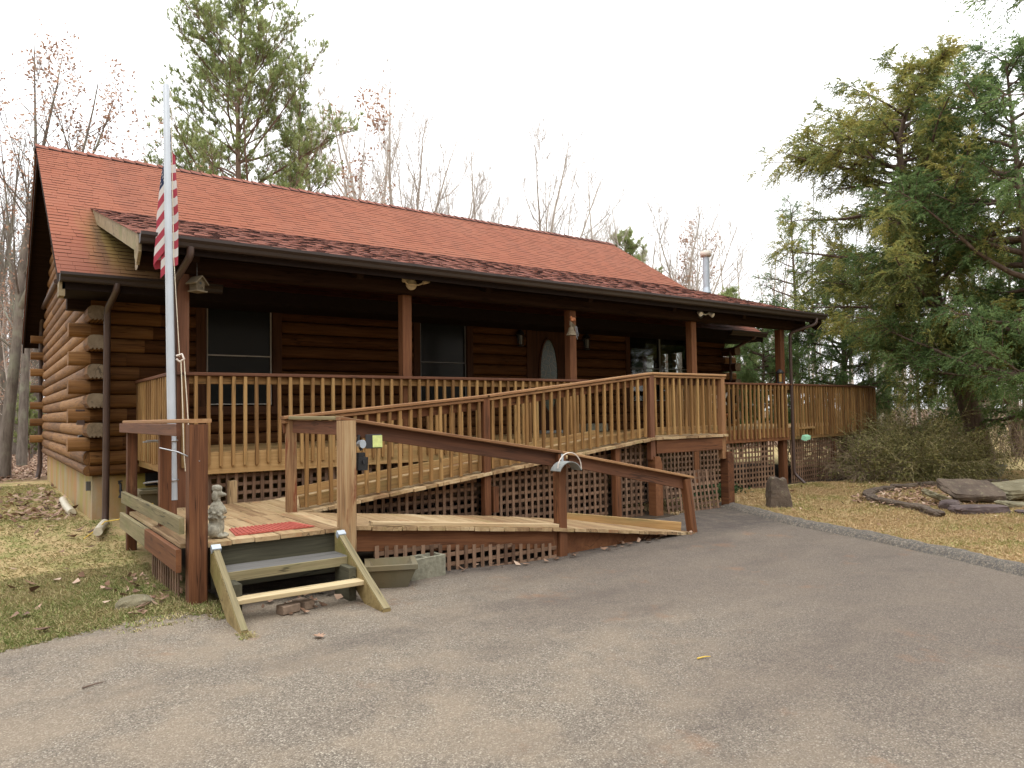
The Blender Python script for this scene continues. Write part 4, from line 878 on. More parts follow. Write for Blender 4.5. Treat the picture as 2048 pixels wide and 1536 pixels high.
# hook rod on the front post
mb = MB(); mb.tube([(.285, -4.93, .99), (.24, -5.05, 1.0), (.10, -4.95, 1.075), (-.02, -4.88, 1.11)], .006, 6); mb.tube([(.27, -4.97, 1.0), (.275, -4.985, .96), (.27, -4.98, .9), (.26, -4.97, .885)], .007, 6)
one('hanging_hook', mb, 'steel', 'thin bent metal hanging hook screwed to the red front post', 'hook', loc=(.25, -4.95, .95))
# birdhouse
bh = empty('birdhouse', (.9, -D-.1, 2.72), 'small weathered wooden birdhouse hanging under the left end of the porch eave', 'birdhouse')
c = Vector((.80, -D-.12, 2.78)); fx = Vector((.86, .5, 0)).normalized(); fy = Vector((.5, -.86, 0)).normalized()
mb = MB(); mb.prism([(-.075, 0), (.075, 0), (.085, .13), (0, .215), (-.085, .13)], c-fy*.075, c+fy*.075, fx, (0, 0, 1)); mb.prism([(-.10, -.02), (.10, -.02), (.10, 0), (-.10, 0)], c-fy*.09, c+fy*.12, fx, (0, 0, 1)); body = mb.build('body', 'bird', bh)
for s in (-1, 1):
    mb = MB(); mb.prism([(0, .24), (s*.135, .11), (s*.125, .095), (0, .218)], c-fy*.1, c+fy*.12, fx, (0, 0, 1)); mb.build('roof', 'bird', bh)
mb = MB(); mb.tube([c+fy*.07+Vector((0, 0, .12)), c+fy*.078+Vector((0, 0, .12))], .022, 14); mb.build('entrance_hole', 'black', bh)
mb = MB(); mb.tube([c+fy*.07+fx*.02+Vector((0, 0, .05)), c+fy*.12+fx*.02+Vector((0, 0, .05))], .006, 6); mb.build('perch', 'bird', bh)
mb = MB(); mb.tube([c+Vector((0, 0, .23)), c+Vector((0, 0, .62))], .003, 4); mb.build('wire', 'steel', bh)
bh.location = c*.28+bh.location*.72; bh.scale = (.72, .72, .72)
# bell on a bracket by the middle porch post
bl = empty('wind_bell', (6.4, -D-.03, 2.6), 'small pale bell with a bird on top of its bracket on the middle porch post', 'bell')
c = Vector((6.35, -D-.16, 2.55)); mb = MB(); mb.lathe([(.085, 0), (.075, .02), (.05, .07), (.04, .12), (.015, .14)], c, 14); mb.build('bell_body', 'bird', bl)
mb = MB(); mb.tube([c+Vector((0, 0, .14)), c+Vector((0, 0, .2)), (6.55, -D-.03, 2.73)], .01, 6); mb.beam(c+Vector((-.02, 0, .19)), (6.55, -D-.02, 2.70), .02, .07); mb.build('bracket', 'bird', bl)
mb = MB(); mb.tube([c+Vector((0, 0, .235)), c+Vector((.04, .02, .26)), c+Vector((.10, .05, .27)), c+Vector((.16, .08, .25))], [.012, .03, .032, .008], 8); mb.lathe([(.008, 0), (.022, .015), (.016, .035), (.004, .045)], c+Vector((.0, 0, .265)), 8); mb.build('bird', 'terracotta', bl)
mb = MB()
for k in range(4): mb.tube([c+Vector((.1+.02*k, .02+.01*k, .16)), c+Vector((.1+.022*k, .02, .0-.03*(k % 3)))], .004, 4)
mb.build('chime', 'steel', bl)
# solar lamp and black box on the handrail
sl = empty('solar_floodlight', (1.75, -4.97, 1.06), 'small yellow-green solar floodlight clamped under the handrail beside the peeling post', 'solar light')
mb = MB(); mb.beam((1.70, -4.95, 1.10), (1.84, -4.99, 1.10), .03, .13, (0, .1, 1)); mb.build('panel_frame', 'black', sl); mb = MB(); mb.beam((1.755, -4.985, 1.1), (1.84, -5.009, 1.1), .006, .11, (0, .1, 1)); mb.build('solar_panel', 'solar', sl)
mb = MB(); mb.tube([(1.64, -4.93, 1.08), (1.66, -4.985, 1.08)], [.03, .04], 12); mb.build('lamp_head', 'galv', sl); mb = MB(); mb.tube([(1.65, -4.92, 1.16), (1.63, -4.93, 1.10), (1.66, -4.95, 1.02)], .014, 6); mb.build('bracket', 'black', sl)
mb = MB(); mb.beam((1.66, -4.94, .84), (1.665, -4.94, .96), .11, .07, (0, 1, 0), ch=.01); mb.beam((1.655, -4.94, .962), (1.655, -4.94, 1.0), .08, .05, (0, 1, 0), ch=.01); mb.tube([(1.66, -4.985, .93), (1.665, -4.99, .90)], .01, 6)
one('outlet_box', mb, 'blackmetal', 'black weatherproof outlet box hanging below the solar floodlight', 'outlet box', loc=(1.66, -4.94, .84))
# hose hanger
hh = empty('hose_hanger', (4.0, -4.98, .75), 'pale metal hose hanger with wire loop on the tall red ramp post', 'hose hanger')
mb = MB(); n = 12; prof = []
for k in range(n+1): a = PI*(.12+.76*k/n); prof.append((-.17*math.cos(a), .155*math.sin(a)-.10))
prof += [(x*.95, z-.008) for x, z in prof[::-1]]
mb.prism(prof, (4.03, -5.12, .75), (4.03, -4.96, .75), (1, 0, 0), (0, 0, 1)); mb.build('saddle', 'fadecloth', hh)
mb = MB(); mb.tube([Vector((4.03, -5.1, .72))+Vector((-.17*math.cos(a)*1.0, 0, .18*math.sin(a))) for a in np.linspace(.1, PI-.35, 14)]+[Vector((4.2, -5.1, .71))], .006, 6); mb.build('wire_loop', 'cream', hh)
mb = MB(); mb.beam((4.04, -4.965, .74), (4.04, -4.965, .88), .03, .006, (0, 1, 0)); mb.build('bracket', 'galv', hh)
# poodle statue
def blob(name, parts, mat, label, cat, loc, rz=0, voxel=.009, rough=.0, seed=1):
    """one closed body grown from overlapping ellipsoids: (centre, radii)"""
    import bmesh
    bm = bmesh.new()
    for cc, rr in parts:
        bmesh.ops.create_icosphere(bm, subdivisions=3, radius=1, matrix=Matrix.Translation(cc) @ Matrix.Diagonal((*rr, 1)))
    me = bpy.data.meshes.new(name); bm.to_mesh(me); bm.free(); me.materials.append(M[mat])
    o = bpy.data.objects.new(name, me); COL.objects.link(o); o.location = loc; o.rotation_euler.z = rz
    md = o.modifiers.new('r', 'REMESH'); md.mode = 'VOXEL'; md.voxel_size = voxel; md.use_smooth_shade = True
    sm = o.modifiers.new('s', 'SMOOTH'); sm.iterations = 4; sm.factor = .5
    tag(o, label, cat); return o
pp = [((0, 0, .10), (.085, .075, .10)), ((0, 0, .20), (.075, .07, .09)), ((.015, 0, .28), (.082, .078, .075)), ((.01, 0, .33), (.06, .06, .05)), ((.012, 0, .38), (.034, .034, .07)), ((.015, 0, .455), (.05, .045, .045)), ((.06, 0, .44), (.04, .026, .024)), ((.093, 0, .437), (.014, .016, .015)), ((.01, 0, .505), (.054, .054, .04)),
      ((-.005, .05, .43), (.03, .018, .055)), ((-.005, -.05, .43), (.03, .018, .055)), ((.055, .035, .13), (.022, .022, .12)), ((.055, -.035, .13), (.022, .022, .12)), ((.085, .04, .018), (.04, .028, .02)), ((.085, -.04, .018), (.04, .028, .02)), ((-.01, .075, .07), (.065, .04, .065)), ((-.01, -.075, .07), (.065, .04, .065)), ((.06, .075, .02), (.045, .028, .022)), ((.06, -.075, .02), (.045, .028, .022)), ((-.10, 0, .05), (.03, .03, .03))]
rq = random.Random(9)
for k in range(70):      # curls of the coat
    a = rq.uniform(0, 2*PI); z = rq.uniform(.19, .345); rr = .078*math.sin(min(PI, (z-.1)/.26*PI*.9))+.012; pp.append(((.01+rr*math.cos(a), rr*math.sin(a), z), (.012, .012, .012)))
for k in range(26):
    a = rq.uniform(0, 2*PI); pp.append(((.01+.042*math.cos(a)*rq.uniform(.3, 1), .042*math.sin(a)*rq.uniform(.3, 1), .525+rq.uniform(-.015, .004)), (.012, .012, .012)))
blob('poodle_statue', pp, 'statue', 'grey cast stone sitting poodle statue at the corner of the landing', 'statue', (.43, -4.78, .347), math.radians(-25), .0075).scale = (.80, .80, .80)
# door mat
mb = MB()
mb.add([(.62, -4.46, .348), (.57, -4.84, .348), (1.27, -4.80, .348), (1.21, -4.42, .348), (.62, -4.46, .358), (.57, -4.84, .358), (1.27, -4.80, .358), (1.21, -4.42, .358)], [[0, 3, 2, 1], [4, 5, 6, 7], [0, 1, 5, 4], [1, 2, 6, 5], [2, 3, 7, 6], [3, 0, 4, 7]])
for k in range(16):
    t = (k+.7)/17; mb.beam((.62+.59*t, -4.455+.03*t, .361), (.575+.69*t, -4.835+.035*t, .361), .017, .006)
one('door_mat', mb, 'mat_red', 'faded red ribbed rubber mat on the landing', 'mat', loc=(.9, -4.6, .348))
# concrete planter, cinder block, bricks
def trough(name, c, a, wt, wb, dt, db, h, label, group=None):
    c = Vector(c); X = Vector((math.cos(a), math.sin(a), 0)); Y = Vector((-X.y, X.x, 0)); mb = MB(); wl = .035
    def ring(w_, d_, z): return [c+X*sx*w_/2+Y*sy*d_/2+Vector((0, 0, z)) for sx, sy in ((-1, -1), (1, -1), (1, 1), (-1, 1))]
    rings = [ring(wb, db, 0), ring(wt-.02, dt-.02, h-.05), ring(wt+.02, dt+.02, h-.04), ring(wt+.02, dt+.02, h), ring(wt-wl*2, dt-wl*2, h), ring(wb-wl, db-wl, .12)]
    vs = [p for r in rings for p in r]; fs = [[3, 2, 1, 0]]+[[i*4+k, i*4+(k+1) % 4, (i+1)*4+(k+1) % 4, (i+1)*4+k] for i in range(5) for k in range(4)]+[[20, 21, 22, 23]]
    mb.add(vs, fs); return one(name, mb, 'trough', label, 'planter', group, tuple(c))
trough('concrete_planter', (1.84, -5.16, H(1.84, -5.16)+.005), -.42, .44, .28, .37, .24, .215, 'empty mossy concrete planter on the driveway by the steps', 'concrete planters')
trough('concrete_planter', (.68, -1.35, -.02), 0, .62, .36, .36, .22, .50, 'wide concrete planter by the foundation behind the flag pole', 'concrete planters')
mb = MB(); a = .12; c = Vector((2.24, -5.03, H(2.24, -5.1)+.005)); X = Vector((math.cos(a), math.sin(a), 0)); Y = Vector((-X.y, X.x, 0)); Lb, Wb, Hb, tk = .40, .19, .20, .028
for sgn in (-1, 1): mb.beam(c+Y*sgn*(Wb-tk)/2-X*Lb/2+Vector((0, 0, Hb/2)), c+Y*sgn*(Wb-tk)/2+X*Lb/2+Vector((0, 0, Hb/2)), tk, Hb, ch=.004)
for t in (-1, 0, 1): p = c+X*t*(Lb-tk)/2+Vector((0, 0, Hb/2)); mb.beam(p-Y*(Wb/2-tk-.0005), p+Y*(Wb/2-tk-.0005), tk, Hb-.004, ch=.002)
p = c+Vector((0, 0, .03)); mb.beam(p-X*(Lb/2-tk-.001), p+X*(Lb/2-tk-.001), Wb-2*tk-.002, .05); one('cinder_block', mb, 'cinder', 'grey two-cell concrete block next to the mossy planter', 'concrete block', loc=tuple(c))
for (x, y, a, lb) in ((.77, -5.56, .25, 'larger tan brick lying under the lowest step'), (.91, -5.50, -1.2, 'brick set end-on behind another brick under the lowest step')):
    mb = MB(); z = H(x, y)+.015; d = Vector((math.cos(a), math.sin(a), 0)); mb.beam(Vector((x, y, z+.032))-d*.075, Vector((x, y, z+.032))+d*.075, .095, .065, ch=.006); one('brick', mb, 'brick', lb, 'brick', 'bricks under the steps', (x, y, z))
# drain pipes and cord
mb = MB(); mb.tube([(.10, -.72, .04), (.02, -1.05, .03), (-.05, -1.40, .03)], .05, 12); one('drain_pipe', mb, 'pvc', 'white plastic drain pipe below the corner downspout', 'pipe', 'plastic drain pipes', (0, -1.1, .03))
mb = MB(); mb.tube([(-.09, 2.7, .045), (-.12, 1.7, .04), (-.12, .85, .03)], .055, 12); one('drain_pipe', mb, 'pvc', 'dirty white pipe lying in leaves along the gable foundation', 'pipe', 'plastic drain pipes', (-.1, 1.8, .03))
mb = MB(); mb.tube([(.5, -1.6, .33), (.33, -1.25, .22), (.2, -1.15, .12), (.06, -1.08, .1), (-.02, -1.2, .05), (-.2, -1.5, -.02)], .007, 6); one('cord', mb, 'yellow', 'thin yellow cord slung over the drain pipe by the foundation', 'cord', loc=(.1, -1.1, .1))
# green lamp, lantern and odds and ends on the porch
mb = MB(); mb.prism([(0, 0), (.24, .03), (.26, .10), (.04, .09)], (12.72, -D-.16, .66), (12.75, -D-.05, .69), (.97, .1, 0), (0, 0, 1)); one('clip_lamp', mb, 'green_lamp', 'pale green plastic lamp clipped under the deck at the corner post', 'lamp', loc=(12.8, -D-.1, .68))
ln_ = empty('porch_lantern', (12.15, -D-.05, 1.86), 'dark metal lantern with amber glass standing on the porch rail', 'lantern')
c = Vector((12.16, -D+.02, 1.862)); mb = MB(); mb.lathe([(.07, 0), (.07, .02), (.055, .03)], c, 10); mb.lathe([(.06, .2), (.10, .215), (.05, .27), (.015, .3)], c, 10)
for k in range(4): a = k*PI/2; mb.beam(c+Vector((.055*math.cos(a), .055*math.sin(a), .025)), c+Vector((.06*math.cos(a), .06*math.sin(a), .205)), .01, .01)
mb.build('frame', 'blackmetal', ln_); mb = MB(); mb.lathe([(.04, .03), (.045, .2)], c, 10); mb.build('glass', 'brass', ln_)
mb = MB(); mb.box(8.22, 8.75, -.75, -.45, DZ, DZ+.16, ch=.02); one('storage_box', mb, 'cinder', 'grey storage box on the porch floor right of the door', 'box', loc=(8.5, -.6, DZ))
mb = MB(); mb.box(7.3, 8.0, -.62, -.3, DZ, DZ+.05, ch=.015); one('door_step', mb, 'fadecloth', 'grey sill step on the porch floor in front of the door', 'step', loc=(7.7, -.5, DZ))
pt = empty('potted_plant', (12.2, -.75, DZ), 'terracotta pot with pale dried stems standing at the right end of the porch', 'plant')
mb = MB(); mb.lathe([(.10, 0), (.15, .26), (.17, .26), (.17, .31), (.14, .31)], (12.2, -.75, DZ), 16); mb.build('pot', 'terracotta', pt)
mb = MB()
for k in range(24): a = rq.uniform(0, 2*PI); h = rq.uniform(.2, .5); mb.tube([(12.2, -.75, DZ+.28), (12.2+.08*math.cos(a), -.75+.08*math.sin(a), DZ+.3+h*.6), (12.2+.17*math.cos(a), -.75+.17*math.sin(a), DZ+.3+h)], [.006, .012, .016], 5)
mb.build('stems', 'white', pt)
ll = lattice('leaning_lattice', None, (7.22, -3.62), (8.52, -3.58), lambda f: .40, lambda f: -.28)
ll.matrix_world = Matrix.Translation((0, -3.62, -.28)) @ Matrix.Rotation(-.12, 4, 'X') @ Matrix.Translation((0, 3.62, .28)); tag(ll, 'broken loose lattice panel leaning between the two stout platform posts', 'lattice panel')
# stones
def rock(name, c, size, seed, mat, label, cat='stone', group=None, rot=(0, 0, 0), block=.55, amp=.16, sub_=4, taper=0):
    import bmesh
    bm = bmesh.new(); bmesh.ops.create_icosphere(bm, subdivisions=sub_, radius=1)
    for v in bm.verts:
        p = v.co.copy(); m_ = max(abs(p.x), abs(p.y), abs(p.z)); p = p*(1-block)+p/m_*block*.8
        n = mnoise.noise(p*1.3+Vector((seed*7.1, 0, 0)))*amp+mnoise.noise(p*3.1+Vector((0, seed*3.3, 0)))*amp*.45+mnoise.noise(p*8+Vector((0, seed, seed)))*amp*.18
        p *= 1+n; tz = 1-taper*(p.z+1)/2; v.co = Vector((p.x*size[0]/2*tz, p.y*size[1]/2*tz, p.z*size[2]/2))
    me = bpy.data.meshes.new(name); bm.to_mesh(me); bm.free(); me.materials.append(M[mat]); o = bpy.data.objects.new(name, me); COL.objects.link(o)
    o.location = c; o.rotation_euler = rot; return tag(o, label, cat, group)
rock('standing_stone', (9.28, -4.12, H(9.3, -4.1)+.19), (.52, .3, .72), 3, 'rock', 'upright brown standing stone on the lawn beside the driveway', rot=(0, 0, -.55), block=.8, amp=.12, taper=.42)
ring = [(11.25, -4.62), (11.75, -4.30), (12.35, -4.08), (13.0, -3.98), (13.7, -4.0), (14.4, -4.15), (15.1, -4.4), (15.8, -4.8), (11.0, -4.95), (10.85, -5.35), (10.75, -5.65), (10.45, -5.95)]
for i, (x, y) in enumerate(ring):
    x2, y2 = ring[i+1] if i+1 < len(ring) and i != 7 else ring[i-1]; an_ = math.atan2(y2-y, x2-x); big_ = .55+.22*((i*37) % 5)/5
    rock('edging_stone', (x, y, H(x, y)+.02), (big_, .20, .17), 20+i, 'rock', 'low mossy brown edging stone in the curved border of the flower bed', 'stone', 'stones edging the flower bed', (0, 0, an_), .85, .3, 4)
z_ = -.3
rock('stone_slab', (11.1, -6.35, z_+.05), (1.0, .42, .2), 51, 'rockpurple', 'long low purple-brown stone slab lying in front of the flower bed', rot=(0, 0, -.55), block=.75, amp=.1)
rock('stone_slab', (12.35, -5.75, z_+.22), (1.15, .7, .16), 52, 'rock', 'broad brown stone slab propped up at a slant on the flower bed', rot=(.42, .06, -.62), block=.8, amp=.1)
rock('stone_slab', (11.65, -5.6, z_+.12), (.75, .45, .12), 53, 'rockgreen', 'olive stone slab tilted against the broad brown slab', rot=(.2, .35, -.3), block=.8, amp=.1)
rock('stone_slab', (13.3, -6.2, z_+.22), (1.2, .7, .2), 54, 'rockgreen', 'pale lichen covered slab at the far right of the flower bed', rot=(.15, -.1, -.6), block=.75, amp=.12)
rock('stone_slab', (12.2, -6.45, z_+.05), (.7, .35, .1), 55, 'rockgreen', 'small flat stone slab below the propped brown slab', rot=(.1, .1, -.4), block=.75, amp=.12)
rock('stone_slab', (11.6, -7.0, z_+.02), (.8, .45, .1), 56, 'rockpurple', 'grey-blue flat slab at the right edge of the lawn', rot=(0, .08, -.5), block=.75, amp=.12)
rock('field_stone', (11.15, -5.9, z_+.08), (.34, .28, .2), 57, 'rockpurple', 'small dark field stone beside the long low slab', block=.4)
rock('field_stone', (-.17, -4.72, H(-.17, -4.7)+.02), (.3, .22, .14), 58, 'rockgreen', 'small pale field stone in the grass by the red front post', block=.3)
mb = MB(); x, y = 17.4, -4.15; mb.lathe([(.16, 0), (.2, .03), (.26, .16), (.29, .24), (.31, .25), (.31, .29), (.28, .29), (.25, .22), (.2, .2)], (x, y, H(x, y)), 24); one('stone_bowl', mb, 'cinder', 'pale round stone bowl at the foot of the leaning cedar', 'bowl', loc=(x, y, H(x, y)))
for i, (x, y, a, lb) in enumerate([(.73, -6.29, .3, 'curled tan oak leaf on the driveway in front of the steps'), (1.03, -5.37, 1.2, 'brown oak leaf beside the bricks under the steps'), (-.1, -4.78, 2.1, 'large pale leaf in the grass beside the field stone'), (-.03, -4.6, .4, 'brown leaf lying against the side lattice'), (10.9, -8.2, .9, 'dark red-brown leaf alone on the straw lawn')]):
    mb = MB(); z = H(x, y)+.025; s = .10; pr = [(0, -.5), (.12, -.35), (.3, -.38), (.16, -.15), (.42, -.05), (.17, .08), (.3, .3), (.1, .25), (0, .5), (-.1, .25), (-.3, .3), (-.17, .08), (-.42, -.05), (-.16, -.15), (-.3, -.38), (-.12, -.35)]
    ca, sa = math.cos(a), math.sin(a); vs = [(x+s*(px*ca-py*sa), y+s*(px*sa+py*ca), z+.03*abs(px)*1.2+.02*py*py) for px, py in pr]; k = len(pr); vs2 = [(q_[0], q_[1], q_[2]-.002) for q_ in vs]
    mb.add(vs+vs2+[(x, y, z), (x, y, z-.002)], [[j, (j+1) % k, 2*k] for j in range(k)]+[[k+(j+1) % k, k+j, 2*k+1] for j in range(k)]+[[j, k+j, k+(j+1) % k, (j+1) % k] for j in range(k)]); one('fallen_leaf', mb, 'oakleaf', lb, 'leaf', 'single fallen leaves', (x, y, z))
for (x, y, a, l_, mt, lb) in ((-.62, -6.35, .25, .12, 'bark_cedar', 'short dark twig lying on the driveway below the bare earth'), (-.6, -8.1, .12, .16, 'terracotta', 'thin reddish twig on the driveway near the lower left corner'), (2.55, -8.1, -.25, .10, 'yellow', 'yellow pine needle bundle lying on the dark driveway')):
    z = H(x, y)+.02; d = Vector((math.cos(a), math.sin(a), 0))*l_/2; mb = MB(); mb.tube([Vector((x, y, z))-d, Vector((x, y, z+.004))+d*.2, Vector((x, y, z))+d], [.005, .004, .002], 6); one('twig', mb, mt, lb, 'twig', None, (x, y, z))

# ------------------------------------------------------------------ vegetation
def tubes_np(lines, sides):
    """lines: list of (pts (n,3) array, radii (n)) -> V, F"""
    Vs, Fs, off = [], [], 0
    cs = np.cos(np.arange(sides)*2*PI/sides); sn = np.sin(np.arange(sides)*2*PI/sides)
    for P, Rr in lines:
        n = len(P); d = np.empty_like(P); d[1:-1] = P[2:]-P[:-2]; d[0] = P[1]-P[0]; d[-1] = P[-1]-P[-2]
        d /= np.linalg.norm(d, axis=1)[:, None]+1e-9
        ref = np.array((0, 0, 1.)) if abs(d[0, 2]) < .85 else np.array((1., 0, 0))
        a = np.cross(d, ref); a /= np.linalg.norm(a, axis=1)[:, None]+1e-9; b = np.cross(a, d)
        Vs.append((P[:, None, :]+Rr[:, None, None]*(a[:, None, :]*cs[None, :, None]+b[:, None, :]*sn[None, :, None])).reshape(-1, 3))
        i = np.arange(n-1)[:, None]*sides; k = np.arange(sides)[None, :]; k2 = (k+1) % sides
        Fs.append((np.stack([i+k, i+k2, i+sides+k2, i+sides+k], -1).reshape(-1, 4)[:, ::-1])+off); off += n*sides
    return np.concatenate(Vs), np.concatenate(Fs)
def nrmz(v): return v/(np.linalg.norm(v)+1e-9)
def branch(rg, p, d, length, r0, n, wander, trop, r1=None):
    P = [np.array(p, float)]; d = nrmz(np.array(d, float)); st = length/n
    for i in range(n):
        d = nrmz(d+rg.normal(0, wander, 3)+np.array((0, 0, trop/n))); P.append(P[-1]+d*st)
    t = np.linspace(0, 1, n+1); r1 = r0*.25 if r1 is None else r1
    return np.array(P), r0+(r1-r0)*t
def at_t(P, t):
    f = t*(len(P)-1); i = min(int(f), len(P)-2); u = f-i; return P[i]*(1-u)+P[i+1]*u, nrmz(P[i+1]-P[i])
def side_dir(rg, d, ang):
    a = rg.normal(0, 1, 3); a -= d*a.dot(d); a = nrmz(a); return nrmz(d*math.cos(ang)+a*math.sin(ang))
def bare(seed, h, r0, first=.35, nb=22, blen=.3, ang=.75, trop=.5, sub_=6, twg=5, lean=(0, 0), wander=.05, forks=0):
    rg = np.random.default_rng(seed); trunk = []; mids = []; fine = []; sites = []
    P, Rr = branch(rg, (0, 0, -.3), (lean[0], lean[1], 1), h+.3, r0, 12, wander, .2, r0*.04); trunk.append((P, Rr)); leaders = [(P, Rr, h)]
    for k in range(forks):
        t = rg.uniform(.25, .5); p, d = at_t(P, t); Q, Q2 = branch(rg, p, side_dir(rg, d, rg.uniform(.25, .5)), h*(1-t)*rg.uniform(.75, .95), r0*(1-t)*.75, 9, wander, .5, r0*.08); trunk.append((Q, Q2)); leaders.append((Q, Q2, h*(1-t)))
    for li, (LP, LR, lh) in enumerate(leaders):
        for k in range(nb if li == 0 else nb//2):
            t = first+(1-first)*(k+rg.random())/(nb if li == 0 else nb//2) if li == 0 else rg.uniform(.15, 1); t = min(t, .985); p, d = at_t(LP, t); rr = r0*(1-t)*.4+.008
            Lb = h*blen*((1-t)**.7*.9+.2)*rg.uniform(.6, 1.2); B, BR = branch(rg, p, side_dir(rg, d, ang*rg.uniform(.7, 1.2)), Lb, min(rr, .05), 6, .10, trop, .005); mids.append((B, BR))
            for j in range(int(sub_*(.5+Lb/(h*blen)))):
                t2 = rg.uniform(.2, 1); p2, d2 = at_t(B, min(t2, .98)); Ls = Lb*(1-t2*.6)*rg.uniform(.25, .55); S, SR = branch(rg, p2, side_dir(rg, d2, rg.uniform(.4, .8)), Ls, .010, 4, .12, trop*.7, .003); fine.append((S, SR))
                for q_ in range(twg):
                    p3, d3 = at_t(S, rg.uniform(.15, 1)*.98); T, TR = branch(rg, p3, side_dir(rg, d3, rg.uniform(.35, .7)), Ls*rg.uniform(.25, .6), .005, 2, .1, .2, .002); fine.append((T, TR)); sites.append((T[-1], d3))
    return trunk, mids, fine, sites
def leaf_quads(rg, sites, size, per=1, spread=.08):
    n = len(sites)*per; P = np.repeat(np.array([s[0] for s in sites]), per, 0)+rg.normal(0, spread, (n, 3))
    a = rg.normal(0, 1, (n, 3)); a /= np.linalg.norm(a, axis=1)[:, None]; b = np.cross(a, rg.normal(0, 1, (n, 3))); b /= np.linalg.norm(b, axis=1)[:, None]
    s = size*rg.uniform(.6, 1.2, n)[:, None]; c = np.cross(a, b)*s*.15
    V_ = np.stack([P-a*s, P-b*s*.45+c, P+a*s, P+b*s*.45+c], 1).reshape(-1, 3); return V_, np.arange(n*4).reshape(-1, 4), np.repeat(rg.random(n), 4)
def mesh_parts(name, V_, F_, mat, r=None, smooth=True):
    o = np_mesh(name, V_, F_, mat, r, smooth=smooth); return o
def make_bare(bark, seed, leaves=0, lm='oakleaf', lsize=.06, **kw):
    tr, mi, fi, si = bare(seed, **kw); rg = np.random.default_rng(seed+99); parts = []
    mi = [(p_, r_*.6) for p_, r_ in mi]; fi = [(p_, r_*.62) for p_, r_ in fi]
    V_, F_ = tubes_np(tr, 7); parts.append(mesh_parts('trunk', V_, F_, bark))
    V1, F1 = tubes_np(mi, 4); V2, F2 = tubes_np(fi, 3); parts.append(mesh_parts('branches', np.concatenate([V1, V2]), np.concatenate([F1, F2+len(V1)]), bark))
    if leaves:
        k = rg.choice(len(si), min(leaves, len(si)), replace=False); V_, F_, r = leaf_quads(rg, [si[i] for i in k], lsize, 3, .12); parts.append(mesh_parts('dead_leaves', V_, F_, lm, r, False))
    for p in parts: COL.objects.unlink(p)
    return parts
PROTO = {
 'poplar': make_bare('bark_far', 1, h=15, r0=.16, first=.28, nb=34, blen=.26, ang=.62, trop=.9, sub_=8, twg=6, wander=.03),
 'spread': make_bare('bark_far', 2, h=12, r0=.15, first=.22, nb=26, blen=.36, ang=.7, trop=.9, sub_=10, twg=7, forks=3),
 'sapling': make_bare('bark_far', 3, h=11, r0=.06, first=.3, nb=18, blen=.16, ang=.6, trop=.7, sub_=4, twg=3, wander=.035),
 'oak': make_bare('bark_grey', 4, leaves=1000, h=12, r0=.17, first=.25, nb=26, blen=.34, ang=.85, trop=.4, sub_=7, twg=5, forks=2),
 'beech': make_bare('bark_far', 5, leaves=500, h=9, r0=.08, first=.25, nb=24, blen=.28, ang=.9, trop=.4, sub_=6, twg=4),
 'trunk': make_bare('bark_grey', 6, h=16, r0=.17, first=.32, nb=20, blen=.22, ang=.9, trop=.4, sub_=5, twg=3, wander=.02),
 'thin': make_bare('bark_grey', 7, h=12, r0=.075, first=.22, nb=22, blen=.2, ang=.95, trop=.3, sub_=5, twg=4, wander=.03),
}
def plant_tree(proto, name, x, y, s, rz, label, group=None, cat='tree', sxy=1.0, lean=(0, 0), z=None):
    o = empty(name, (x, y, H(x, y) if z is None else z), label, cat, group); o.rotation_euler = (lean[0], lean[1], rz); o.scale = (s*sxy, s*sxy, s)
    for p in PROTO[proto]: c = p.copy(); COL.objects.link(c); c.parent = o
    return o
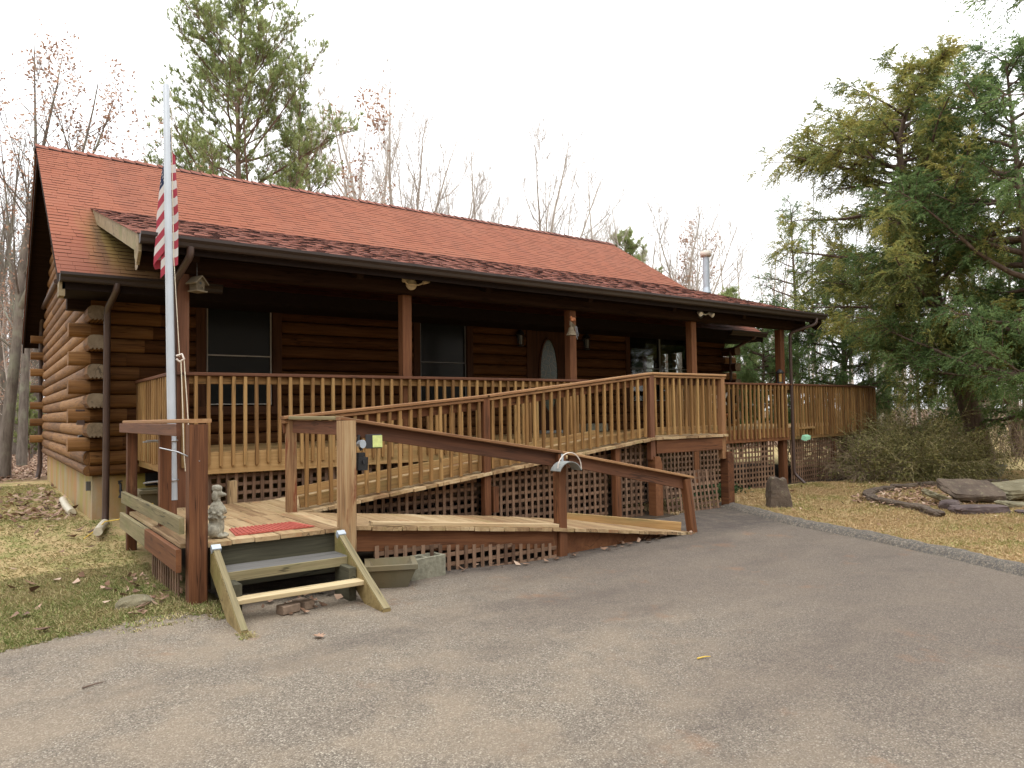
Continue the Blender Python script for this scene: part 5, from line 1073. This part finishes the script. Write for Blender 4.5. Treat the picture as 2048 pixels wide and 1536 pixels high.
# evergreens
def needles_np(rg, sites, k, ln_, wd, spread=.9, back=0.0):
    n = len(sites)*k; P = np.repeat(np.array([s[0] for s in sites]), k, 0); Dn = np.repeat(np.array([s[1] for s in sites]), k, 0)
    d = Dn+rg.normal(0, spread, (n, 3)); d /= np.linalg.norm(d, axis=1)[:, None]; P = P-Dn*rg.uniform(0, back+1e-6, n)[:, None]
    w_ = np.cross(d, rg.normal(0, 1, (n, 3))); w_ /= np.linalg.norm(w_, axis=1)[:, None]; l_ = ln_*rg.uniform(.6, 1.15, n)[:, None]
    V_ = np.stack([P-w_*wd, P+w_*wd, P+d*l_], 1).reshape(-1, 3); tone = np.repeat(rg.random(len(sites)), k); return V_, np.arange(n*3).reshape(-1, 3), np.repeat(np.clip(tone*.7+rg.random(n)*.3, 0, 1), 3)
def make_pine(seed, h, r0, crown_r, first, tiers, k=26, ln_=.15, wd=.011, dens=1.0, lean=0):
    rg = np.random.default_rng(seed); P, Rr = branch(rg, (0, 0, -.3), (lean, 0, 1), h+.3, r0, 14, .02, .1, r0*.1); tr = [(P, Rr)]; br = []; sites = []
    for i in range(tiers):
        t = first+(1-first)*(i+.5)/tiers; env = crown_r*(min(1, (1-t)/.45+.1))*(.55+.45*min(1, (t-first)/.15+.3))
        for j in range(rg.integers(3, 6)):
            tt = min(.99, t+rg.normal(0, .01)); p, d = at_t(P, tt); az = rg.uniform(0, 2*PI); el = rg.uniform(.15, .55)+.35*t; Lb = env*rg.uniform(.45, 1.15)
            if Lb < .15: continue
            B, BR = branch(rg, p, (math.cos(az)*math.cos(el), math.sin(az)*math.cos(el), math.sin(el)), Lb, .018+.018*Lb*(1-t), 7, .09, .5, .006); br.append((B, BR))
            for q_ in range(int((5+8*Lb)*dens)):
                t2 = rg.uniform(.3, 1.0); p2, d2 = at_t(B, min(t2, .99)); Ls = rg.uniform(.25, .75)*(.4+Lb*.3); S, SR = branch(rg, p2, side_dir(rg, d2, rg.uniform(.4, .9))+np.array((0, 0, .3)), Ls, .008, 3, .12, .5, .004); br.append((S, SR))
                sites.append((S[-1], nrmz(S[-1]-S[-2])))
                for _ in range(2):
                    p3, d3 = at_t(S, rg.uniform(.4, 1)*.98); T = p3+side_dir(rg, d3, .7)*rg.uniform(.1, .3); br.append((np.array([p3, T]), np.array([.005, .003]))); sites.append((T, nrmz(T-p3+np.array((0, 0, .1)))))
            sites.append((B[-1], nrmz(B[-1]-B[-2])))
    for t in np.linspace(.9, 1, 10): p, d = at_t(P, min(t, .995)); sites.append((p, d))
    V_, F_ = tubes_np(tr, 8); out = [mesh_parts('trunk', V_, F_, 'bark_pine')]; V_, F_ = tubes_np(br, 4); out.append(mesh_parts('branches', V_, F_, 'bark_pine'))
    V_, F_, r = needles_np(rg, sites, k, ln_, wd, .75, .10); out.append(mesh_parts('crown', V_, F_, 'pine', r, False))
    for p in out: COL.objects.unlink(p)
    return out
def fronds_np(rg, sites, k, ln_, wd, droop, seglen):
    """feathery sprays: each site a short drooping axis set with scale leaves"""
    n = len(sites); P0 = np.array([s[0] for s in sites]); D0 = np.array([s[1] for s in sites]); L_ = seglen*rg.uniform(.55, 1.25, n)
    t = np.tile(np.linspace(.05, 1, k), n); Pn = np.repeat(P0, k, 0); Dn = np.repeat(D0, k, 0); Ln = np.repeat(L_, k)
    side = np.cross(Dn, np.array((0, 0, 1.)))+1e-6; side /= np.linalg.norm(side, axis=1)[:, None]; sg = np.where(np.arange(n*k) % 2 == 0, 1., -1.)[:, None]
    pos = Pn+Dn*(t*Ln)[:, None]+np.array((0, 0, -1.))*(droop*(t*Ln)**2/seglen)[:, None]
    axis = Dn+np.array((0, 0, -1.))*(2*droop*t)[:, None]; axis /= np.linalg.norm(axis, axis=1)[:, None]
    d = axis*.8+side*sg*rg.uniform(.3, .9, n*k)[:, None]+rg.normal(0, .35, (n*k, 3)); d /= np.linalg.norm(d, axis=1)[:, None]
    w_ = np.cross(d, rg.normal(0, 1, (n*k, 3))); w_ /= np.linalg.norm(w_, axis=1)[:, None]; l_ = (ln_*rg.uniform(.6, 1.2, n*k)*(1.1-.5*t))[:, None]
    V_ = np.stack([pos-w_*wd*.5, pos+d*l_*.45+w_*wd, pos+d*l_, pos+d*l_*.45-w_*wd], 1).reshape(-1, 3)
    tone = np.repeat(rg.random(n), k); return V_, np.arange(n*k*4).reshape(-1, 4), np.repeat(np.clip(tone*.75+rg.random(n*k)*.25, 0, 1), 4)
def make_cedar(seed, trunkpts, r0, env, nlimb, mat, t0=.12, k=9, ln_=.075, wd=.012, fr=1.0, el0=.15, droop=.45, seglen=.26, updir=.25, bark='bark_cedar', bias=None):
    """env(t) crown radius along the trunk; bias: direction the crown leans to, (x, y, amount)"""
    rg = np.random.default_rng(seed); C_ = np.array(trunkpts, float); n = len(C_); m_ = 24; tt = np.linspace(0, n-1, m_); P = np.stack([np.interp(tt, np.arange(n), C_[:, j]) for j in range(3)], 1)
    P[1:-1] = (P[:-2]+2*P[1:-1]+P[2:])/4; tr = [(P, np.linspace(r0, r0*.08, m_)+r0*.35*np.exp(-np.linspace(0, 1, m_)*22))]; br = []; sites = []
    for i in range(nlimb):
        t = t0+(1-t0)*((i+rg.random())/nlimb)**1.0; t = min(t, .985); p, d = at_t(P, t); az = rg.uniform(0, 2*PI); el = el0+updir*t+rg.normal(0, .18); Lb = env(t)*rg.uniform(.45, 1.1)
        dv = np.array((math.cos(az)*math.cos(el), math.sin(az)*math.cos(el), math.sin(el)))
        if bias is not None: Lb *= 1+bias[2]*(math.cos(az)*bias[0]+math.sin(az)*bias[1])
        if Lb < .2: continue
        B, BR = branch(rg, p, dv, Lb, .012+.016*Lb, 8, .09, .12, .006); br.append((B, BR))
        ns = int(6+7.5*Lb)
        for j in range(ns):
            t2 = rg.uniform(.22, 1); p2, d2 = at_t(B, min(t2, .99)); Ls = rg.uniform(.25, .8)*(.35+.24*Lb)*(1.15-.4*t2); sdv = side_dir(rg, d2, rg.uniform(.5, 1.1)); S, SR = branch(rg, p2, sdv, Ls, .008, 4, .13, -.12, .003); br.append((S, SR))
            for q_ in range(max(1, int((4+9*Ls)*fr))):
                p3, d3 = at_t(S, rg.uniform(.15, 1)*.99); f = side_dir(rg, d3, rg.uniform(.2, .9)); sites.append((p3+rg.normal(0, .03, 3), f))
        for q_ in range(3): sites.append((B[-1], side_dir(rg, nrmz(B[-1]-B[-2]), .4)))
    V_, F_ = tubes_np(tr, 10); out = [mesh_parts('trunk', V_, F_, bark)]; V_, F_ = tubes_np(br, 4); out.append(mesh_parts('branches', V_, F_, bark))
    V_, F_, r = fronds_np(rg, sites, k, ln_, wd, droop, seglen); out.append(mesh_parts('crown', V_, F_, mat, r, False))
    for p in out: COL.objects.unlink(p)
    return out
PROTO['pine'] = make_pine(21, 15.2, .17, 4.0, .27, 25, k=22, dens=1.0, wd=.009)
PROTO['pine2'] = make_pine(22, 13.3, .11, 1.55, .33, 19, k=18, dens=.6, wd=.009)
PROTO['smallpine'] = make_pine(23, 7, .08, 1.7, .12, 16, k=24)
# trees behind the roof
x, y = spot(478, 22); plant_tree('pine', 'pine_tree', x, y, 1, .4, 'tallest pine behind the roof, with dense green crown and top cut by the frame', 'pines behind the cabin')
x, y = spot(588, 24); plant_tree('pine2', 'pine_tree', x, y, 1.0, 2.4, 'slimmer pine right of the tallest pine behind the roof', 'pines behind the cabin')
x, y = spot(215, 33); plant_tree('pine2', 'pine_tree', x, y, .98, 1.0, 'small pine just showing above the left part of the ridge', 'pines behind the cabin')
x, y = spot(1252, 34); plant_tree('smallpine', 'pine_tree', x, y, 1.36, 1.9, 'little pine peeping over the right end of the ridge', 'pines behind the cabin')
x, y = spot(1478, 25); plant_tree('smallpine', 'pine_tree', x, y, .80, .5, 'low bright green pine right of the metal flue', 'pines behind the cabin')
for i, (px, dp, pr_, s, lb) in enumerate([
    (652, 26, 'poplar', 1.06, 'tall slender bare tree directly right of the pines'), (705, 27, 'beech', 1.45, 'bare tree with clinging brown leaves right of the slender tall tree'), (735, 31, 'poplar', 1.08, 'tall bare tree second right of the pines, finely branched'),
    (770, 34, 'spread', 1.5, 'bare spreading tree in the middle of the clump right of the pines'), (815, 34, 'spread', 1.36, 'bare spreading tree near the right edge of the clump by the pines'), (868, 36, 'spread', 1.16, 'last bare tree of the clump right of the pines, leaning outward'),
    (935, 35, 'spread', 1.2, 'first bare tree left in the gap above the middle of the ridge'), (985, 36, 'poplar', 1.0, 'thin bare tree in the middle of the ridge, between two spreading ones'), (1050, 34, 'spread', 1.24, 'forked bare tree, tallest over the middle of the ridge'),
    (1182, 36, 'poplar', .95, 'lone narrow bare tree above the right third of the ridge'), (1305, 33, 'spread', .92, 'bare twiggy tree at the right end of the ridge, left of its twin'), (1350, 32, 'spread', .93, 'bare twiggy tree between the ridge end and the flue'), (1392, 31, 'beech', 1.08, 'brown-leaved bare tree directly behind the metal flue'),
    (172, 30, 'sapling', 1.0, 'thin bare sapling nearest the left end of the ridge'), (240, 29, 'sapling', 1.06, 'straight bare sapling second from the left end of the ridge'), (292, 28, 'sapling', 1.0, 'straight bare sapling just left of the flag pole'), (112, 30, 'beech', 1.18, 'brown-leaved tree above the left tip of the roof')]):
    x, y = spot(px, dp); plant_tree(pr_, 'bare_tree', x, y, s, i*1.9, lb, 'bare trees behind the cabin')
# the wood on the left
x, y = spot(8, 17); plant_tree('oak', 'oak_tree', x, y, .92, 2.0, 'oak with rusty dead leaves at the left edge, reaching over the roof tip', 'forest on the left')
for i, (px, dp, pr_, s) in enumerate([(44, 22, 'trunk', .9), (14, 25, 'trunk', 1.0), (62, 27, 'thin', 1.1), (30, 30, 'trunk', .9), (-8, 27, 'thin', 1.1), (52, 33, 'trunk', .85), (4, 35, 'thin', 1.2), (72, 36, 'trunk', .85), (38, 38, 'thin', 1.2), (20, 41, 'trunk', .9), (60, 43, 'trunk', .9), (-4, 44, 'trunk', .9), (48, 47, 'thin', 1.2), (82, 40, 'thin', 1.1), (12, 31, 'thin', 1.0), (68, 30, 'trunk', .8), (36, 26, 'thin', .9), (56, 38, 'trunk', .9), (-15, 38, 'trunk', .9), (24, 45, 'thin', 1.2), (44, 52, 'trunk', 1.0), (66, 50, 'thin', 1.2), (8, 53, 'trunk', 1.0), (76, 46, 'trunk', .9), (33, 35, 'thin', 1.1), (-25, 48, 'trunk', 1.0), (28, 50, 'trunk', 1.), (-30, 33, 'trunk', 1.), (-55, 28, 'thin', 1.1)]):
    x, y = spot(px, dp); plant_tree(pr_, 'forest_tree', x, y, s, i*2.3, 'bare grey forest trunk in the woods beyond the left gable', 'forest on the left')
x, y = spot(60, 24); plant_tree('smallpine', 'pine_tree', x, y, .36, .9, 'young pine sapling low behind the log ends of the back corner', 'pines behind the cabin')
for i, (px, dp, s, lb) in enumerate([(20, 24, .62, 'low beech with clinging tan leaves among the trunks at the left edge'), (58, 29, .75, 'young beech holding brown leaves just left of the gable rake board'), (-12, 29, .8, 'brown-leaved beech cut by the left edge of the view')]):
    x, y = spot(px, dp); plant_tree('beech', 'beech_tree', x, y, s, i*1.3, lb, 'forest on the left')
# evergreens on the right
Rh = Vector((R_.x, R_.y, 0)).normalized(); Fh = Vector((_f.x, _f.y, 0)).normalized()
def tp(pts): return [(Rh.x*a+Fh.x*b, Rh.y*a+Fh.y*b, c) for a, b, c in pts]
PROTO['cedar'] = make_cedar(31, tp([(0, 0, -.2), (-.30, 0, 1.3), (-.72, .1, 2.8), (-1.05, .2, 4.6), (-1.55, .3, 6.6), (-1.75, .2, 8.2), (-1.1, .1, 9.9)]), .27, lambda t: 2.7 if t < .36 else (3.6 if t < .66 else 3.6-2.8*(t-.66)/.34), 112, 'cedar_y', t0=.24, k=16, ln_=.07, wd=.0105, fr=1.5, bias=(-Rh.x, -Rh.y, .02))
x, y = 18.05, -3.85; plant_tree('cedar', 'cedar_tree', x, y, 1.0, 0, 'big leaning red cedar with yellow-olive sprays behind the flower bed', 'evergreens on the right')
PROTO['cedar2'] = make_cedar(32, tp([(0, 0, -.2), (.05, 0, 3), (-.15, 0, 6), (-.3, .1, 9.4)]), .2, lambda t: 3.3 if t < .65 else 3.3-2.7*(t-.65)/.35, 82, 'cedar_g', t0=.16, k=16, ln_=.07, wd=.0105, fr=1.4)
x, y = spot(2075, 15.2); plant_tree('cedar2', 'cedar_tree', x, y, .97, 0, 'dark green cedar at the right edge, overlapping the olive one', 'evergreens on the right')
x, y = spot(1525, 20.5); plant_tree('cedar2', 'cedar_tree', x, y, .48, 2.2, 'bright green small cedar seen under the porch roof beyond the house corner', 'evergreens on the right')
x, y = spot(1690, 22); plant_tree('cedar2', 'cedar_tree', x, y, .68, 4.0, 'deep green cedar behind the end of the side deck', 'evergreens on the right')
x, y = spot(2030, 23); plant_tree('cedar2', 'cedar_tree', x, y, .72, 1.1, 'shaded green cedar standing behind the leaning trunk at the far right', 'evergreens on the right')
PROTO['thincedar'] = make_cedar(33, tp([(0, 0, -.2), (.1, 0, 4), (.05, .1, 8.4)]), .1, lambda t: 1.9 if t < .5 else 1.9-1.7*(t-.5)/.5, 46, 'cedar_g', t0=.2, k=8, fr=.55, el0=.35, ln_=.08, wd=.011)
x, y = spot(1592, 23); plant_tree('thincedar', 'cedar_tree', x, y, 1.0, 0, 'thin see-through evergreen rising between the porch roof and the big cedar', 'evergreens on the right')
PROTO['overhang'] = make_cedar(34, tp([(0, 0, -.2), (-.05, 0, 3), (-.1, .0, 6), (-.15, 0, 8.2)]), .2, lambda t: .5 if t < .55 else 1.9, 34, 'cedar_g', t0=.5, k=9, fr=.5, el0=.1, ln_=.08, wd=.010)
x, y = spot(2330, 8.5); plant_tree('overhang', 'cedar_tree', x, y, .98, 0, 'cedar whose twigs hang in at the top right corner of the view', 'evergreens on the right')
for i, (px, dp, s, pr_) in enumerate([(1640, 26, .9, 'thin'), (1700, 29, .9, 'thin'), (1770, 27, .85, 'trunk'), (1840, 30, .9, 'thin'), (1900, 26, .85, 'thin'), (1960, 30, .85, 'trunk'), (2020, 27, .9, 'thin'), (2080, 32, .9, 'trunk'), (1565, 31, .85, 'thin'), (2045, 24, .7, 'thin')]):
    x, y = spot(px, dp); plant_tree(pr_, 'forest_tree', x, y, s, i*1.7, 'bare grey tree in the shade behind the right hand cedars', 'bare trees behind the cedars')
# far woods and the added unseen ring: one mass of trunks and twigs
rg = np.random.default_rng(77); tl = []; tw = []
for k in range(1500):
    az = rg.uniform(0, 2*PI); a = YAW+az; behind = abs(az-PI) < 1.75; dist = rg.uniform(15, 34) if behind else rg.uniform(40, 85)  # nearer ring behind the camera, unseen, added to block low sky
    x = CAM.x+math.sin(a)*dist; y = CAM.y+math.cos(a)*dist; z = H(x, y)-.3; h = rg.uniform(8.5, 14.5)
    if -3 < x < 21 and -3 < y < 12: continue
    P, Rr = branch(rg, (x, y, z), (rg.normal(0, .04), rg.normal(0, .04), 1), h, rg.uniform(.05, .17), 5, .03, .1, .02); tl.append((P, Rr))
    for j in range(16):
        p, d = at_t(P, rg.uniform(.25, .99)); B, BR = branch(rg, p, side_dir(rg, d, rg.uniform(.6, 1.1)), rg.uniform(1, 3.2), .02, 3, .12, .35, .008); tw.append((B, BR))
        for q_ in range(3): p2, d2 = at_t(B, rg.uniform(.3, .98)); T, TR = branch(rg, p2, side_dir(rg, d2, .6), rg.uniform(.5, 1.3), .011, 2, .1, .3, .006); tw.append((T, TR))
V1, F1 = tubes_np(tl, 5); V2, F2 = tubes_np(tw, 3)
tag(np_mesh('woods_and_added_ring', np.concatenate([V1, V2]), np.concatenate([F1, F2+len(V1)]), 'bark_far', smooth=True), 'bare winter woods in the distance and an unseen ring added behind the camera', None, None, 'stuff')
# undergrowth beyond the right hand lawn
rg = np.random.default_rng(78); st = []; us = []
for k in range(900):
    px = rg.uniform(1560, 2200); dp = rg.uniform(19.5, 34); x, y = spot(px, dp); z = H(x, y)
    P, Rr = branch(rg, (x, y, z-.05), (rg.normal(0, .35), rg.normal(0, .35), 1), rg.uniform(.6, 2.6), .012, 4, .12, -.2, .004); st.append((P, Rr))
    for j in range(4): p, d = at_t(P, rg.uniform(.2, .98)); T, TR = branch(rg, p, side_dir(rg, d, .7), rg.uniform(.2, .8), .006, 2, .15, 0, .003); st.append((T, TR)); us.append((T[-1], d))
V_, F_ = tubes_np(st, 3); tag(np_mesh('undergrowth', V_, F_, 'twig_brown'), 'brown brambles and dead stems at the wood edge', None, None, 'stuff')
# the big twiggy shrub by the side deck
def shrub(name, cx, cy, rx, hgt, n, label, leaves=1.0, mat='twig', seed=5, group=None):
    rg = np.random.default_rng(seed); o = empty(name, (cx, cy, H(cx, cy)), label, 'shrub', group); ls = []; si = []
    for k in range(n):
        a = rg.uniform(0, 2*PI); r = rx*.42*math.sqrt(rg.random()); el = rg.uniform(.55, 1.35); p = (r*math.cos(a), r*math.sin(a)*.8, -.05); a2 = a+rg.normal(0, .8)
        P, Rr = branch(rg, p, (math.cos(a2)*math.cos(el), math.sin(a2)*math.cos(el), math.sin(el)), hgt*rg.uniform(.7, 1.5), rg.uniform(.006, .013), 7, .10, -rg.uniform(.4, 1.7), .003); ls.append((P, Rr))
        for j in range(9):
            p2, d2 = at_t(P, rg.uniform(.25, .99)); T, TR = branch(rg, p2, side_dir(rg, d2, rg.uniform(.3, .8)), rg.uniform(.15, .6), .0045, 3, .14, -.35, .002); ls.append((T, TR)); si += [(T[-1], d2), (T[1], d2), (T[2], d2)]
    V_, F_ = tubes_np(ls, 3); np_mesh('stems', V_, F_, mat, None, o)
    kk = rg.choice(len(si), int(len(si)*min(1, leaves)), replace=False); V_, F_, r = leaf_quads(rg, [si[i] for i in kk], .03, 3, .06); np_mesh('leaves', V_, F_, 'shrubleaf', r, o); return o
shrub('arching_shrub', 15.95, -3.2, 1.3, 1.22, 300, 'large tangled olive-brown shrub with arching stems at the end of the side deck', 1.0, 'twig', 5, 'shrubs by the side deck')
shrub('arching_shrub', 17.3, -2.6, 1.5, 1.5, 240, 'smaller tangled shrub between the large shrub and the leaning cedar trunk', .8, 'twig', 6, 'shrubs by the side deck')
shrub('arching_shrub', 14.7, -2.75, .7, .75, 70, 'low brown twiggy shrub against the lattice of the side deck', .4, 'twig_brown', 7, 'shrubs by the side deck')
rg = np.random.default_rng(8); si = [(np.array((9.35+rg.normal(0, .3), -2.75+rg.normal(0, .14), H(9.3, -2.7)+rg.uniform(.02, .16))), np.array((0, 0, 1.))) for _ in range(260)]
V_, F_, r = leaf_quads(rg, si, .05, 3, .04); cg = np_mesh('ground_ivy', V_-np.array((9.3, -2.75, -.18)), F_, 'ivy', r, None, (9.3, -2.75, -.18)); tag(cg, 'low dark green leafy plant at the foot of the lattice by the stout post', None, None, 'stuff')
# grass and leaves
def scatter(n, xr, yr, ok, rg):
    out = []
    while len(out) < n:
        X = rg.uniform(xr[0], xr[1], n); Y = rg.uniform(yr[0], yr[1], n)
        for a, b in zip(X, Y):
            if ok(a, b): out.append((a, b))
            if len(out) >= n: break
    return out
HG = {}
def Hq(x, y):
    k = (round(x*5), round(y*5))
    if k not in HG: HG[k] = H(k[0]/5, k[1]/5)
    return HG[k]
def blades(name, pts, rg, hmin, hmax, label, wd=.0025, mat='grassblade'):
    n = len(pts); P = np.array([(x, y, Hq(x, y)) for x, y in pts]); a = rg.uniform(0, 2*PI, n); ln_ = rg.uniform(hmin, hmax, n); el = np.clip(rg.normal(.55, .35, n), .08, 1.4)
    d = np.stack([np.cos(a)*np.cos(el), np.sin(a)*np.cos(el), np.sin(el)], 1)*ln_[:, None]; w_ = np.stack([-np.sin(a), np.cos(a), np.zeros(n)], 1)*wd
    mid = P+d*.55+np.array((0, 0, 1.))*(ln_*.08)[:, None]; tip = P+d-np.array((0, 0, 1.))*(ln_*.12)[:, None]
    V_ = np.stack([P-w_, P+w_, mid+w_*.7, tip, mid-w_*.7], 1).reshape(-1, 3); tag(np_mesh(name, V_, np.arange(n*5).reshape(-1, 5), mat, np.repeat(rg.random(n), 5)), label, None, None, 'stuff')
rg = np.random.default_rng(90)
def okleft(x, y): return y > -5.9 and not (x > .2 and y > -5.05) and not (inside(x, y) and edge_dist(x, y) > .05) and rg.random() < (1.2 if y < -2 else .75) and not (x > -.02 and y > -.02)
blades('yard_grass', scatter(90000, (-5.5, .4), (-5.9, 7), okleft, rg)+scatter(60000, (-1.5, .45), (-5.75, -3), okleft, rg), rg, .02, .065, 'matted winter grass with green patches beside the landing', .0024, 'grassgreen')
def okright(x, y): return not inside(x, y) and x > 7.2 and not (y > -2.5 and x < 17.3) and rg.random() < .5+.5*(x < 13)
blades('lawn_grass', scatter(230000, (7.1, 20), (-10, -1.5), okright, rg), rg, .02, .065, 'straw coloured dormant grass on the right hand lawn', .0026)
def litter(name, pts, rg, size, label, lift=.02):
    n = len(pts); P = np.array([(x, y, Hq(x, y)+lift+rg.uniform(0, .03)) for x, y in pts]); a = rg.uniform(0, 2*PI, n); ti = rg.normal(0, .35, (n, 2)); s = size*rg.uniform(.6, 1.25, n)
    u = np.stack([np.cos(a), np.sin(a), ti[:, 0]], 1)*s[:, None]; v = np.stack([-np.sin(a), np.cos(a), ti[:, 1]], 1)*(s*.55)[:, None]; up = np.array((0, 0, 1.))*(s*.3)[:, None]
    V_ = np.stack([P-u+up, P-v, P+u+up*.6, P+v], 1).reshape(-1, 3); tag(np_mesh(name, V_, np.arange(n*4).reshape(-1, 4), 'litter', np.repeat(rg.random(n), 4)), label, None, None, 'stuff')
litter('leaf_litter', scatter(16000, (-9, 4), (7.6, 30), lambda x, y: not (x > -.1 and y < 8.7) and rg.random() < min(1, (y-7)/2.5), rg)+scatter(220, (-1.0, -.08), (.2, 4.5), lambda x, y: x > -.75-.3*rg.random(), rg)+scatter(220, (-4, 0), (-5.2, 7), lambda x, y: True, rg), rg, .06, 'brown fallen leaves on the forest floor and along the foundation')
litter('bed_litter', scatter(900, (10.6, 15.5), (-6.2, -4.0), lambda x, y: ((x-12.9)/2.4)**2+((y+5.0)/1.0)**2 < 1, rg), rg, .045, 'brown leaves and dead stems inside the curved flower bed')
litter('leaf_drift', scatter(50, (-.25, .12), (-5.1, -3.4), lambda x, y: True, rg)+scatter(24, (.4, 1.4), (-5.75, -5.1), lambda x, y: True, rg)+scatter(140, (8.7, 17), (-9, -2.6), lambda x, y: not inside(x, y), rg)+scatter(70, (1.8, 6.2), (-5.1, -4.9), lambda x, y: True, rg), rg, .04, 'scattered leaves and bark scraps along the ramp and on the lawn')
rg = np.random.default_rng(92); blades('moss_tufts', scatter(5000, (-.45, .33), (-5.42, -4.0), lambda x, y: math.exp(-((x+.0)/.3)**2) > rg.random() and not (x > .02 and y > -4.6), rg)+[(x, y) for x, y in scatter(500, (.30, .40), (-6.0, -5.84), lambda x, y: True, rg)], rg, .02, .05, 'green weeds growing at the foot of the landing and step', .004, 'grassgreen')
